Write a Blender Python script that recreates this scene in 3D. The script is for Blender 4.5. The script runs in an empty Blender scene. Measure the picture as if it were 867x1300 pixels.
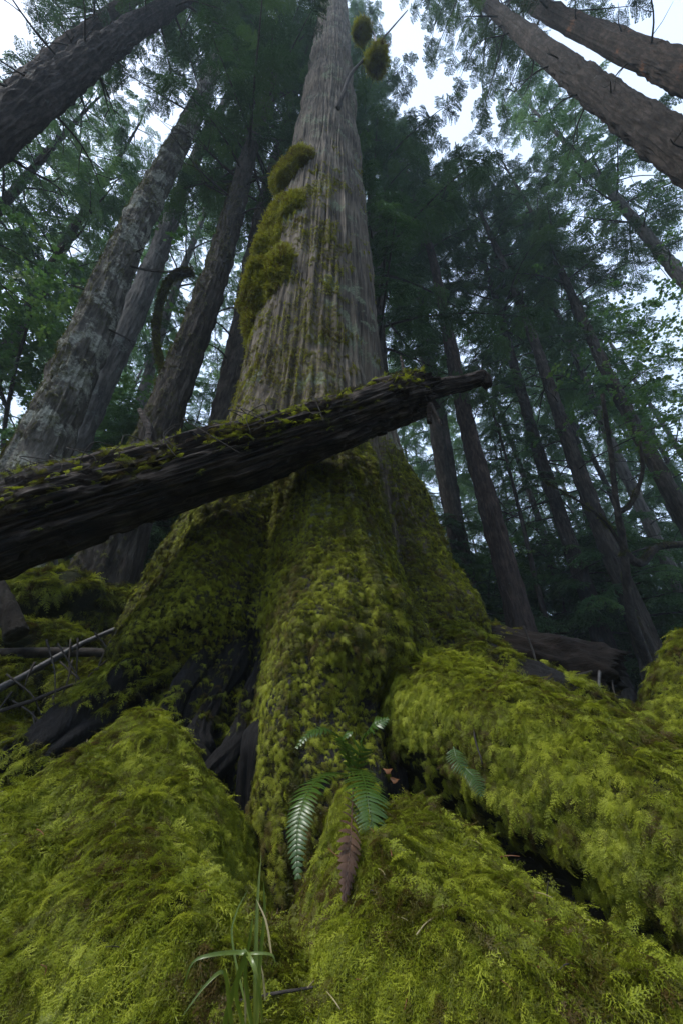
import bpy, math, random
import numpy as np

rng = np.random.default_rng(7)
random.seed(7)
R = math.radians

# ------------------------------------------------------------------ camera, sky, sun, exposure
PITCH = R(33.2)
FPX = 530.0                                   # focal length in photo pixels (867 x 1300)
CP, SP = math.cos(PITCH), math.sin(PITCH)
scene = bpy.context.scene
col = scene.collection

cam_data = bpy.data.cameras.new("camera")
cam_data.sensor_fit = 'VERTICAL'
cam_data.sensor_height = 36.0
cam_data.lens = 36.0 * FPX / 1300.0
cam_data.clip_start = 0.02
cam_data.clip_end = 2000
cam = bpy.data.objects.new("camera", cam_data)
cam.location = (0, 0, 0)
cam.rotation_euler = (math.pi / 2 + PITCH, 0, 0)
col.objects.link(cam)
scene.camera = cam

SUN_ELEV, SUN_AZ = R(56), R(-118)              # azimuth measured from +Y towards +X
world = bpy.data.worlds.new("World")
scene.world = world
world.use_nodes = True
wn = world.node_tree
wn.nodes.clear()
sky = wn.nodes.new('ShaderNodeTexSky')
sky.sky_type = 'NISHITA'
sky.sun_disc = False
sky.sun_elevation = SUN_ELEV
sky.sun_rotation = SUN_AZ
sky.air_density = 1.0
sky.dust_density = 4.0
sky.ozone_density = 1.0
hs = wn.nodes.new('ShaderNodeHueSaturation')
hs.inputs['Saturation'].default_value = 0.45
hs.inputs['Value'].default_value = 1.0
bg = wn.nodes.new('ShaderNodeBackground')
bg.inputs['Strength'].default_value = 0.15
wo = wn.nodes.new('ShaderNodeOutputWorld')
wn.links.new(sky.outputs[0], hs.inputs['Color'])
veil = wn.nodes.new('ShaderNodeMix'); veil.data_type = 'RGBA'      # thin even cloud over the whole sky
veil.inputs['Factor'].default_value = 0.75
veil.inputs['B'].default_value = (3.5, 4.4, 6.2, 1)
wn.links.new(hs.outputs[0], veil.inputs['A'])
wn.links.new(veil.outputs['Result'], bg.inputs[0])
wn.links.new(bg.outputs[0], wo.inputs[0])

sun_data = bpy.data.lights.new("sun", 'SUN')
sun_data.energy = 1.5
sun_data.angle = R(13)
sun_data.color = (1.0, 0.97, 0.92)
sun = bpy.data.objects.new("sun", sun_data)
sd = np.array([math.sin(SUN_AZ) * math.cos(SUN_ELEV), math.cos(SUN_AZ) * math.cos(SUN_ELEV), math.sin(SUN_ELEV)])
sun.rotation_euler = (math.pi / 2 - SUN_ELEV, 0, math.pi - SUN_AZ)
sun.location = (-10, 0, 60)
col.objects.link(sun)

scene.view_settings.view_transform = 'Standard'
scene.view_settings.look = 'None'
scene.view_settings.gamma = 1.0
scene.view_settings.exposure = 1.12
scene.cycles.max_bounces = 4
scene.cycles.diffuse_bounces = 2
scene.cycles.transmission_bounces = 2
scene.cycles.transparent_max_bounces = 8
scene.cycles.volume_bounces = 1
scene.cycles.use_denoising = True

# ------------------------------------------------------------------ helpers
def ray(px, py):
    dx, du = (px - 433.5) / FPX, (650.0 - py) / FPX
    return np.array([dx, CP - du * SP, du * CP + SP])      # per unit of axial depth

def at_y(px, py, Y):
    d = ray(px, py)
    return d * (Y / d[1])

def at_t(px, py, t):
    return ray(px, py) * t

def _hash(ix, iy, iz, seed):
    h = (ix * 374761393 + iy * 668265263 + iz * 2147483647 + seed * 1274126177) & 0xFFFFFFFF
    h = ((h ^ (h >> 13)) * 1274126177) & 0xFFFFFFFF
    h = (h ^ (h >> 16)) & 0xFFFFFFFF
    return h.astype(np.float64) / 4294967295.0

def vnoise(p, seed=0):
    p = np.asarray(p, float)
    i = np.floor(p).astype(np.int64)
    f = p - i
    f = f * f * (3 - 2 * f)
    out = 0
    for dx in (0, 1):
        wx = f[..., 0] if dx else 1 - f[..., 0]
        for dy in (0, 1):
            wy = f[..., 1] if dy else 1 - f[..., 1]
            for dz in (0, 1):
                wz = f[..., 2] if dz else 1 - f[..., 2]
                out = out + wx * wy * wz * _hash(i[..., 0] + dx, i[..., 1] + dy, i[..., 2] + dz, seed)
    return out

def fbm(p, octaves=4, seed=0):
    p = np.asarray(p, float)
    a, s, tot = 1.0, 0.0, 0.0
    for o in range(octaves):
        s = s + a * vnoise(p * (2.03 ** o) + o * 17.3, seed + o)
        tot += a
        a *= 0.5
    return s / tot

def ss(a, b, x):
    t = np.clip((np.asarray(x, float) - a) / (b - a), 0, 1)
    return t * t * (3 - 2 * t)

def mesh_from(name, V, F, mat=None, smooth=True):
    """V (n,3), F (m,3) or (m,4) or list of such arrays"""
    me = bpy.data.meshes.new(name)
    if not isinstance(F, list):
        F = [F]
    F = [np.asarray(f, np.int32) for f in F if len(f)]
    V = np.asarray(V, np.float32)
    me.vertices.add(len(V))
    me.vertices.foreach_set('co', V.ravel())
    nl = sum(f.size for f in F)
    npoly = sum(len(f) for f in F)
    if npoly:
        me.loops.add(nl)
        me.polygons.add(npoly)
        me.loops.foreach_set('vertex_index', np.concatenate([f.ravel() for f in F]))
        tot = np.concatenate([np.full(len(f), f.shape[1], np.int32) for f in F])
        st = np.concatenate([[0], np.cumsum(tot)[:-1]]).astype(np.int32)
        me.polygons.foreach_set('loop_start', st)
        me.polygons.foreach_set('loop_total', tot)
        me.polygons.foreach_set('use_smooth', np.full(npoly, smooth, bool))
    me.update(calc_edges=True)
    me.validate()
    if mat:
        me.materials.append(mat)
    return me

def link(name, me, parent=None, kind=None):
    o = bpy.data.objects.new(name, me)
    col.objects.link(o)
    if parent is not None:
        o.parent = parent
        o.matrix_parent_inverse.identity()
        # things sit at their base: keep world coordinates of the vertices
        if any(abs(c) > 1e-9 for c in parent.location) or parent.parent:
            w = np.array(parent.location)
            q = parent.parent
            while q:
                w = w + np.array(q.location)
                q = q.parent
            o.location = tuple(-w)
    if kind:
        o['kind'] = kind
    return o

def tag(o, label, cat, group=None):
    o['label'] = label
    o['category'] = cat
    if group:
        o['group'] = group
    return o

def thing(name, loc, label, cat, group=None):
    o = bpy.data.objects.new(name, None)
    o.empty_display_size = 0.2
    o.location = tuple(float(c) for c in loc)
    col.objects.link(o)
    return tag(o, label, cat, group)

def grid_faces(nu, nv, wrap_u=False):
    """vertex index = v*nu + u"""
    u = np.arange(nu if wrap_u else nu - 1)
    v = np.arange(nv - 1)
    U, Vv = np.meshgrid(u, v)
    a = (Vv * nu + U).ravel()
    b = (Vv * nu + (U + 1) % nu).ravel()
    return np.stack([a, b, b + nu, a + nu], 1)

def catmull(pts, n):
    pts = np.asarray(pts, float)
    P = np.vstack([2 * pts[0] - pts[1], pts, 2 * pts[-1] - pts[-2]])
    seg = len(pts) - 1
    t = np.linspace(0, seg, n)
    i = np.minimum(t.astype(int), seg - 1)
    f = (t - i)[:, None]
    p0, p1, p2, p3 = P[i], P[i + 1], P[i + 2], P[i + 3]
    return 0.5 * (2 * p1 + (p2 - p0) * f + (2 * p0 - 5 * p1 + 4 * p2 - p3) * f ** 2 + (3 * p1 - p0 - 3 * p2 + p3) * f ** 3)

def frames(path):
    T = np.gradient(path, axis=0)
    T /= np.linalg.norm(T, axis=1)[:, None] + 1e-12
    up = np.array([0, 0, 1.0])
    if abs(T[:, 2]).max() > 0.97:
        up = np.array([0.3, 1.0, 0.0]); up /= np.linalg.norm(up)
    S = np.cross(T, up)
    S /= np.linalg.norm(S, axis=1)[:, None] + 1e-12
    N = np.cross(S, T)
    return T, S, N

def outward(V, F):
    """turn the faces of a closed shape so that their normals point out"""
    T = tri_of(F)
    W = V - V.mean(0)
    vol = np.sum(W[T[:, 0]] * np.cross(W[T[:, 1]], W[T[:, 2]]))
    if vol < 0:
        return [np.asarray(f)[:, ::-1].copy() for f in F] if isinstance(F, list) else np.asarray(F)[:, ::-1].copy()
    return F

def sweep(path, rad, nu=12, disp=None, caps=True):
    """tube along a path; disp(theta_grid, s_grid, P_grid) -> radius factor"""
    path = np.asarray(path, float)
    n = len(path)
    T, S, N = frames(path)
    th = np.linspace(0, 2 * np.pi, nu, endpoint=False)
    rad = np.broadcast_to(np.asarray(rad, float), (n,))
    rr = np.repeat(rad[:, None], nu, 1)
    O = np.cos(th)[None, :, None] * S[:, None, :] + np.sin(th)[None, :, None] * N[:, None, :]
    if disp is not None:
        TH, SS = np.meshgrid(th, np.arange(n) / (n - 1.0))
        rr = rr * disp(TH, SS, path[:, None, :] + O * rr[..., None])
    V = path[:, None, :] + O * rr[..., None]
    F = [grid_faces(nu, n, True)]
    V = V.reshape(-1, 3)
    if caps:
        c0, c1 = len(V), len(V) + 1
        V = np.vstack([V, path[0], path[-1]])
        k = np.arange(nu)
        F.append(np.stack([np.full(nu, c0), (k + 1) % nu, k], 1))
        b = (n - 1) * nu
        F.append(np.stack([np.full(nu, c1), b + k, b + (k + 1) % nu], 1))
    return V, outward(V, F)

def join_geo(parts):
    Vs, q, t, off = [], [], [], 0
    for V, F in parts:
        F = F if isinstance(F, list) else [F]
        for f in F:
            f = np.asarray(f)
            if f.size == 0: continue
            (q if f.shape[1] == 4 else t).append(f + off)
        Vs.append(V); off += len(V)
    out = []
    if q: out.append(np.concatenate(q))
    if t: out.append(np.concatenate(t))
    return np.concatenate(Vs), out

def tri_of(F):
    out = []
    for f in (F if isinstance(F, list) else [F]):
        f = np.asarray(f)
        if f.shape[1] == 4:
            out += [f[:, [0, 1, 2]], f[:, [0, 2, 3]]]
        else:
            out.append(f)
    return np.concatenate(out)

def sample(V, F, n, weight=None):
    """n points on a mesh; weight(P, N) -> 0..1 keep probability. returns P, N"""
    T = tri_of(F)
    A, B, C = V[T[:, 0]], V[T[:, 1]], V[T[:, 2]]
    nr = np.cross(B - A, C - A)
    ar = np.linalg.norm(nr, axis=1) + 1e-15
    idx = rng.choice(len(T), n, p=ar / ar.sum())
    r1, r2 = np.sqrt(rng.random(n)), rng.random(n)
    P = (1 - r1)[:, None] * A[idx] + (r1 * (1 - r2))[:, None] * B[idx] + (r1 * r2)[:, None] * C[idx]
    N = nr[idx] / ar[idx][:, None]
    if weight is not None:
        k = rng.random(n) < weight(P, N)
        P, N = P[k], N[k]
    return P, N

def nz(v):
    return v / (np.linalg.norm(v, axis=-1, keepdims=True) + 1e-12)

def eulers(X, Zhint):
    """euler XYZ so that local +X -> X and local +Z close to Zhint"""
    X = nz(X)
    Y = nz(np.cross(Zhint, X))
    Z = np.cross(X, Y)
    ry = -np.arcsin(np.clip(X[:, 2], -1, 1))
    rx = np.arctan2(Y[:, 2], Z[:, 2])
    rz = np.arctan2(X[:, 1], X[:, 0])
    return np.stack([rx, ry, rz], 1)

# ------------------------------------------------------------------ materials
def mat_new(name):
    m = bpy.data.materials.new(name)
    m.use_nodes = True
    m.node_tree.nodes.clear()
    return m, m.node_tree.nodes, m.node_tree.links

def ramp(N, stops):
    r = N.new('ShaderNodeValToRGB')
    e = r.color_ramp.elements
    while len(e) < len(stops):
        e.new(0.5)
    for k, (p, c) in enumerate(stops):
        e[k].position = p
        e[k].color = (*c, 1)
    return r

def noise_node(N, L, scale, detail=4, vec=None, rough=0.55):
    n = N.new('ShaderNodeTexNoise')
    n.inputs['Scale'].default_value = scale
    n.inputs['Detail'].default_value = detail
    n.inputs['Roughness'].default_value = rough
    if vec is not None:
        L.new(vec, n.inputs['Vector'])
    return n

def mat_leaf(name, cols, pos_scale, trans=0.35, gloss=0.25, rough=0.45, tcol=1.3, rand_mix=0.5):
    """foliage: colour from world-space noise and per-instance random; thin translucent blades"""
    m, N, L = mat_new(name)
    g = N.new('ShaderNodeNewGeometry')
    oi = N.new('ShaderNodeObjectInfo')
    nn = noise_node(N, L, pos_scale, 3, g.outputs['Position'])
    mx = N.new('ShaderNodeMath'); mx.operation = 'MULTIPLY_ADD'
    L.new(oi.outputs['Random'], mx.inputs[0]); mx.inputs[1].default_value = rand_mix
    sub = N.new('ShaderNodeMath'); sub.operation = 'SUBTRACT'
    L.new(nn.outputs[0], sub.inputs[0]); sub.inputs[1].default_value = rand_mix / 2
    L.new(sub.outputs[0], mx.inputs[2])
    r = ramp(N, cols)
    L.new(mx.outputs[0], r.inputs[0])
    p = N.new('ShaderNodeBsdfPrincipled')
    p.inputs['Roughness'].default_value = rough
    p.inputs['Specular IOR Level'].default_value = gloss
    L.new(r.outputs[0], p.inputs['Base Color'])
    t = N.new('ShaderNodeBsdfTranslucent')
    hsv = N.new('ShaderNodeHueSaturation'); hsv.inputs['Value'].default_value = tcol
    L.new(r.outputs[0], hsv.inputs['Color']); L.new(hsv.outputs[0], t.inputs['Color'])
    ms = N.new('ShaderNodeMixShader'); ms.inputs[0].default_value = trans
    L.new(p.outputs[0], ms.inputs[1]); L.new(t.outputs[0], ms.inputs[2])
    o = N.new('ShaderNodeOutputMaterial'); L.new(ms.outputs[0], o.inputs[0])
    return m

def mat_bark(name, stops, sxy=9, sz=1.2, bump=0.5, lichen=None, lich_thr=0.6, rough=0.9, lich_scale=3.0, spec=0.2, dist=0.02, wet_shade=False):
    m, N, L = mat_new(name)
    g = N.new('ShaderNodeNewGeometry')
    mp = N.new('ShaderNodeMapping')
    mp.inputs['Scale'].default_value = (sxy, sxy, sz)
    L.new(g.outputs['Position'], mp.inputs[0])
    n1 = noise_node(N, L, 1.0, 6, mp.outputs[0], 0.65)
    n1.inputs['Distortion'].default_value = 0.4
    n2 = noise_node(N, L, 2.2, 3, g.outputs['Position'])
    a = N.new('ShaderNodeMath'); a.operation = 'MULTIPLY_ADD'
    L.new(n2.outputs[0], a.inputs[0]); a.inputs[1].default_value = 0.5
    sub = N.new('ShaderNodeMath'); sub.operation = 'SUBTRACT'
    L.new(n1.outputs[0], sub.inputs[0]); sub.inputs[1].default_value = 0.25
    L.new(sub.outputs[0], a.inputs[2])
    r = ramp(N, stops)
    L.new(a.outputs[0], r.inputs[0])
    colour = r.outputs[0]
    if lichen:
        n3 = noise_node(N, L, lich_scale, 7, g.outputs['Position'], 0.7)
        mr = ramp(N, [(lich_thr, (0, 0, 0)), (lich_thr + 0.07, (1, 1, 1))])
        L.new(n3.outputs[0], mr.inputs[0])
        n4 = noise_node(N, L, 40, 3, g.outputs['Position'])
        lr = ramp(N, [(0.35, tuple(c * 0.55 for c in lichen)), (0.65, lichen)])
        L.new(n4.outputs[0], lr.inputs[0])
        mix = N.new('ShaderNodeMix'); mix.data_type = 'RGBA'
        L.new(mr.outputs[0], mix.inputs['Factor'])
        L.new(colour, mix.inputs['A']); L.new(lr.outputs[0], mix.inputs['B'])
        colour = mix.outputs['Result']
    if wet_shade:                                                   # decayed wood under the moss fringe, blackened to paint in the hollow's shade
        wa = N.new('ShaderNodeAttribute'); wa.attribute_name = 'decay_shade'
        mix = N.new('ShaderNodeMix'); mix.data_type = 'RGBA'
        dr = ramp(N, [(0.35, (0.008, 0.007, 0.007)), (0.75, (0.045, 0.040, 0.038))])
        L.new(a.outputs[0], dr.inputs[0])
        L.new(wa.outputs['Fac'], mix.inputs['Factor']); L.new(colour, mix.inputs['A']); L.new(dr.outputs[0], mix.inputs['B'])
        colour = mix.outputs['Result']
    p = N.new('ShaderNodeBsdfPrincipled')
    p.inputs['Roughness'].default_value = rough
    p.inputs['Specular IOR Level'].default_value = spec
    L.new(colour, p.inputs['Base Color'])
    mp2 = N.new('ShaderNodeMapping')
    mp2.inputs['Scale'].default_value = (sxy * 5, sxy * 5, sz * 5)
    L.new(g.outputs['Position'], mp2.inputs[0])
    n5 = noise_node(N, L, 1.0, 5, mp2.outputs[0], 0.7)
    ad = N.new('ShaderNodeMath'); ad.operation = 'MULTIPLY_ADD'
    L.new(n5.outputs[0], ad.inputs[0]); ad.inputs[1].default_value = 0.5; L.new(n1.outputs[0], ad.inputs[2])
    b = N.new('ShaderNodeBump'); b.inputs['Strength'].default_value = bump; b.inputs['Distance'].default_value = dist
    L.new(ad.outputs[0], b.inputs['Height']); L.new(b.outputs[0], p.inputs['Normal'])
    o = N.new('ShaderNodeOutputMaterial'); L.new(p.outputs[0], o.inputs[0])
    return m

MOSS_COLS = [(0.16, (0.085, 0.058, 0.014)), (0.32, (0.105, 0.110, 0.012)), (0.48, (0.165, 0.195, 0.014)),
             (0.64, (0.255, 0.29, 0.020)), (0.84, (0.36, 0.385, 0.04))]
MOSS_TRUNK = [(0.18, (0.10, 0.072, 0.013)), (0.34, (0.13, 0.13, 0.013)), (0.50, (0.195, 0.215, 0.016)),
              (0.66, (0.27, 0.295, 0.021)), (0.86, (0.36, 0.38, 0.038))]
M = {}
M['moss'] = mat_leaf('moss', MOSS_COLS, 5.5, trans=0.35, gloss=0.2, rough=0.5, tcol=1.4, rand_mix=0.55)
M['moss_trunk'] = mat_leaf('moss_trunk', MOSS_TRUNK, 4.0, trans=0.35, gloss=0.2, rough=0.5, tcol=1.3, rand_mix=0.55)
M['moss_gold'] = mat_leaf('moss_gold', [(0.2, (0.11, 0.080, 0.012)), (0.4, (0.19, 0.185, 0.015)), (0.65, (0.27, 0.28, 0.022)), (0.9, (0.36, 0.37, 0.035))],
                          3.0, trans=0.3, gloss=0.15, rand_mix=0.5)
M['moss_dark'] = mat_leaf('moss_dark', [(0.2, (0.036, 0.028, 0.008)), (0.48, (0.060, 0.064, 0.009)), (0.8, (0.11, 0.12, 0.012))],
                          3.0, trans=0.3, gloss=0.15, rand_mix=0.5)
M['conifer'] = mat_leaf('conifer_foliage', [(0.1, (0.016, 0.038, 0.012)), (0.45, (0.034, 0.076, 0.021)), (0.8, (0.066, 0.125, 0.030))],
                        0.35, trans=0.3, gloss=0.25, rand_mix=0.5)
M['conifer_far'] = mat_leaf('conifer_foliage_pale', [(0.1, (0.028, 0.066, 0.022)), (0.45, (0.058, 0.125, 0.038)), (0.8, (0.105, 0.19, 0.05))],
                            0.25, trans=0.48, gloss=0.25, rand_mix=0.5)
M['broadleaf'] = mat_leaf('broadleaf', [(0.1, (0.035, 0.08, 0.018)), (0.5, (0.065, 0.14, 0.028)), (0.8, (0.12, 0.20, 0.04))],
                          0.5, trans=0.5, gloss=0.3, rand_mix=0.5)
M['fern'] = mat_leaf('fern', [(0.2, (0.030, 0.066, 0.008)), (0.5, (0.048, 0.096, 0.011)), (0.8, (0.08, 0.13, 0.018))], 6, trans=0.3, gloss=0.5, rough=0.32, rand_mix=0.2)
M['fern_dead'] = mat_leaf('fern_dead', [(0.3, (0.05, 0.028, 0.02)), (0.6, (0.12, 0.065, 0.035)), (0.8, (0.24, 0.13, 0.065))], 25, trans=0.15, gloss=0.25, rough=0.5, rand_mix=0.1)
M['grass'] = mat_leaf('grass', [(0.2, (0.07, 0.115, 0.013)), (0.55, (0.11, 0.155, 0.018)), (0.8, (0.18, 0.20, 0.03))], 12, trans=0.3, gloss=0.5, rough=0.3, rand_mix=0.2)
M['grass_dry'] = mat_leaf('grass_dry', [(0.2, (0.30, 0.24, 0.10)), (0.8, (0.42, 0.36, 0.2))], 12, trans=0.3, gloss=0.4, rand_mix=0.2)
M['dry_leaf'] = mat_leaf('dry_leaf', [(0.2, (0.12, 0.045, 0.015)), (0.8, (0.24, 0.10, 0.03))], 20, trans=0.3, gloss=0.4, rand_mix=0.2)
M['bark_main'] = mat_bark('bark_main', [(0.25, (0.018, 0.015, 0.012)), (0.45, (0.075, 0.060, 0.043)), (0.62, (0.165, 0.135, 0.097)), (0.8, (0.29, 0.245, 0.185))],
                          sxy=38, sz=1.3, bump=0.9, lichen=(0.19, 0.21, 0.13), lich_thr=0.56, lich_scale=2.5, wet_shade=True)
M['bark_lichen'] = mat_bark('bark_lichen', [(0.25, (0.025, 0.022, 0.018)), (0.5, (0.10, 0.09, 0.072)), (0.75, (0.22, 0.20, 0.17))],
                            sxy=16, sz=4.5, bump=0.8, lichen=(0.42, 0.42, 0.34), lich_thr=0.50, lich_scale=3.2, dist=0.05)
M['bark_brown'] = mat_bark('bark_brown', [(0.25, (0.011, 0.009, 0.0075)), (0.5, (0.040, 0.032, 0.026)), (0.78, (0.105, 0.084, 0.068))],
                           sxy=20, sz=5.5, bump=0.9, lichen=(0.16, 0.17, 0.14), lich_thr=0.62, lich_scale=4, dist=0.06)
M['bark_red'] = mat_bark('bark_red', [(0.25, (0.014, 0.010, 0.008)), (0.5, (0.050, 0.035, 0.027)), (0.78, (0.125, 0.088, 0.066))],
                         sxy=20, sz=5, bump=0.9, lichen=(0.16, 0.17, 0.14), lich_thr=0.66, lich_scale=4, dist=0.06)
M['bark_orange'] = mat_bark('bark_orange', [(0.25, (0.012, 0.009, 0.0075)), (0.5, (0.044, 0.033, 0.026)), (0.78, (0.115, 0.084, 0.064))],
                            sxy=20, sz=5.5, bump=0.9, lichen=(0.26, 0.11, 0.045), lich_thr=0.60, lich_scale=1.1, dist=0.06)  # orange patches set over the bark by noise
M['bark_grey'] = mat_bark('bark_grey', [(0.25, (0.04, 0.038, 0.034)), (0.5, (0.13, 0.12, 0.105)), (0.78, (0.24, 0.22, 0.19))],
                          sxy=17, sz=4, bump=0.8, lichen=(0.28, 0.29, 0.25), lich_thr=0.58, lich_scale=3, dist=0.05)
M['bark_dark'] = mat_bark('bark_dark', [(0.25, (0.012, 0.010, 0.008)), (0.5, (0.045, 0.037, 0.029)), (0.78, (0.11, 0.092, 0.072))],
                          sxy=17, sz=4.5, bump=0.9, lichen=(0.12, 0.13, 0.10), lich_thr=0.64, lich_scale=4, dist=0.05)
M['hollow'] = mat_bark('wet_root_shade', [(0.3, (0.005, 0.0045, 0.0045)), (0.6, (0.015, 0.0135, 0.013)), (0.85, (0.038, 0.036, 0.036))], sxy=60, sz=5, bump=1.0, rough=0.75, spec=0.2)  # root wood blackened beyond its own tone in place of the hollow's shade
M['rotten'] = mat_bark('rotten_wood', [(0.3, (0.006, 0.005, 0.004)), (0.6, (0.022, 0.016, 0.012)), (0.85, (0.06, 0.042, 0.03))], sxy=9, sz=26, bump=0.9)
M['twig'] = mat_bark('twig', [(0.3, (0.02, 0.017, 0.014)), (0.7, (0.07, 0.06, 0.05))], sxy=20, sz=20, bump=0.2)
M['twig_pale'] = mat_bark('twig_pale', [(0.3, (0.025, 0.023, 0.022)), (0.55, (0.055, 0.052, 0.05)), (0.75, (0.15, 0.143, 0.14))], sxy=14, sz=14, bump=0.4, rough=0.5, spec=0.5)
M['soil'] = mat_bark('soil', [(0.3, (0.012, 0.009, 0.006)), (0.6, (0.035, 0.028, 0.016)), (0.8, (0.07, 0.055, 0.03))], sxy=9, sz=9, bump=0.9)
M['under'] = mat_bark('moss_bed', [(0.3, (0.010, 0.010, 0.004)), (0.6, (0.026, 0.028, 0.007)), (0.8, (0.05, 0.05, 0.012))], sxy=30, sz=30, bump=0.8)

def mat_wood(name):
    """weathered dead wood: streaks run along the object's own x axis"""
    m, N, L = mat_new(name)
    tc = N.new('ShaderNodeTexCoord')
    at = N.new('ShaderNodeAttribute'); at.attribute_name = 'along'
    mp = N.new('ShaderNodeMapping'); mp.inputs['Scale'].default_value = (2.6, 75, 75)
    L.new(at.outputs['Vector'], mp.inputs[0])
    n1 = noise_node(N, L, 1.0, 7, mp.outputs[0], 0.68)
    n2 = noise_node(N, L, 9.0, 5, at.outputs['Vector'])
    a = N.new('ShaderNodeMath'); a.operation = 'MULTIPLY_ADD'
    L.new(n2.outputs[0], a.inputs[0]); a.inputs[1].default_value = 0.5
    sub = N.new('ShaderNodeMath'); sub.operation = 'SUBTRACT'; sub.inputs[1].default_value = 0.25
    L.new(n1.outputs[0], sub.inputs[0]); L.new(sub.outputs[0], a.inputs[2])
    r = ramp(N, [(0.34, (0.007, 0.005, 0.004)), (0.50, (0.030, 0.022, 0.017)), (0.62, (0.075, 0.057, 0.044)), (0.76, (0.19, 0.15, 0.12))])
    L.new(a.outputs[0], r.inputs[0])
    p = N.new('ShaderNodeBsdfPrincipled'); p.inputs['Roughness'].default_value = 0.7
    p.inputs['Specular IOR Level'].default_value = 0.18
    L.new(r.outputs[0], p.inputs['Base Color'])
    b = N.new('ShaderNodeBump'); b.inputs['Strength'].default_value = 1.0; b.inputs['Distance'].default_value = 0.03
    L.new(n1.outputs[0], b.inputs['Height']); L.new(b.outputs[0], p.inputs['Normal'])
    o = N.new('ShaderNodeOutputMaterial'); L.new(p.outputs[0], o.inputs[0])
    return m
M['wood'] = mat_wood('dead_wood')

def set_along(me, coords):
    a = me.attributes.new('along', 'FLOAT_VECTOR', 'POINT')
    a.data.foreach_set('vector', np.asarray(coords, np.float32).ravel())

# ------------------------------------------------------------------ prototypes for scattered greenery (kept out of the scene)
def moss_frond(length=1.0, droop=0.35, n=9, seed=0, wid=0.42, bend=0.0):
    r = np.random.default_rng(seed)
    V, T = [], []
    def tri(a, b, c):
        k = len(V); V.extend([a, b, c]); T.append((k, k + 1, k + 2))
    def axis(s):
        return np.array([s * length, bend * s * s, 0.12 * math.sin(s * 3) - droop * s * s])
    def strip(a, b, w0, wdir):
        tri(a - wdir * w0, a + wdir * w0, b)
    ax = [axis(s) for s in np.linspace(0, 1, 5)]
    for a, b in zip(ax[:-1], ax[1:]):
        strip(a, b, 0.014, np.array([0, 1.0, 0]))
    for i in range(n):
        s = 0.10 + 0.86 * i / (n - 1)
        base = axis(s)
        fwd = nz(axis(min(1, s + .05)) - axis(s - .05))
        for sd in (-1, 1):
            l = wid * (1 - s) ** 0.75 * (0.75 + 0.5 * r.random()) + 0.07
            if s < 0.2: l *= 0.75
            ang = R(52 + r.normal() * 8)
            side = np.array([0, sd, 0.0])
            d = nz(fwd * math.cos(ang) + side * math.sin(ang) + np.array([0, 0, r.normal() * 0.18]))
            tip = base + d * l + np.array([0, 0, -0.25 * l])
            perp = nz(np.cross(d, np.array([0, 0, 1.0])))
            strip(base, tip, 0.020, perp)
            m = 3 if l > 0.2 else 2
            for k in range(m):
                q = (k + 0.6) / (m + 0.3)
                c = base + (tip - base) * q
                ll = l * 0.42 * (1 - 0.55 * q)
                for s2 in (-1, 1):
                    dd = nz(d * 0.75 + perp * s2 * 0.8 + np.array([0, 0, r.normal() * 0.2]))
                    strip(c, c + dd * ll, 0.020, nz(np.cross(dd, np.array([0, 0, 1.0]))))
    return np.array(V), np.array(T)

def rot_zyx(V, rz, ry=0, rx=0):
    c, s = math.cos(rx), math.sin(rx)
    V = V @ np.array([[1, 0, 0], [0, c, s], [0, -s, c]])
    c, s = math.cos(ry), math.sin(ry)
    V = V @ np.array([[c, 0, -s], [0, 1, 0], [s, 0, c]])
    c, s = math.cos(rz), math.sin(rz)
    return V @ np.array([[c, s, 0], [-s, c, 0], [0, 0, 1]])

def proto(name, geo, mat, smooth=False):
    V, F = geo
    return bpy.data.objects.new(name, mesh_from(name, V, F, mat, smooth))   # never linked to the scene

def moss_tuft(seed, k=3, droop=0.4):
    r = np.random.default_rng(seed)
    parts = []
    for i in range(k):
        V, T = moss_frond(1.0, droop + r.random() * 0.3, 8, seed * 10 + i, 0.40, r.normal() * 0.15)
        V = V * (0.65 + 0.5 * r.random())
        V = rot_zyx(V, (i - (k - 1) / 2) * 0.62 + r.normal() * 0.2, r.normal() * 0.18, r.normal() * 0.45)
        parts.append((V + np.array([r.normal() * 0.06, r.normal() * 0.08, i * 0.04]), T))
    return join_geo(parts)

def moss_cushion_tuft(seed):
    """short upright shoots for cushion moss; grows along +X"""
    r = np.random.default_rng(seed)
    V, T = [], []
    for i in range(26):
        b = np.array([0, r.normal() * 0.22, r.normal() * 0.22])
        d = nz(np.array([1.0, r.normal() * 0.35, r.normal() * 0.35]))
        l = 0.5 + 0.6 * r.random()
        for j in range(3):
            p = nz(np.cross(d, r.normal(size=3))) * 0.045
            k = len(V)
            V.extend([b - p, b + p, b + d * l + r.normal(size=3) * 0.05]); T.append((k, k + 1, k + 2))
            for q in (0.35, 0.6, 0.8):
                c = b + d * l * q
                e = nz(d * 0.7 + r.normal(size=3) * 0.7) * 0.17
                p2 = nz(np.cross(e, r.normal(size=3))) * 0.03
                k = len(V); V.extend([c - p2, c + p2, c + e]); T.append((k, k + 1, k + 2))
    return np.array(V), np.array(T)

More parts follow.
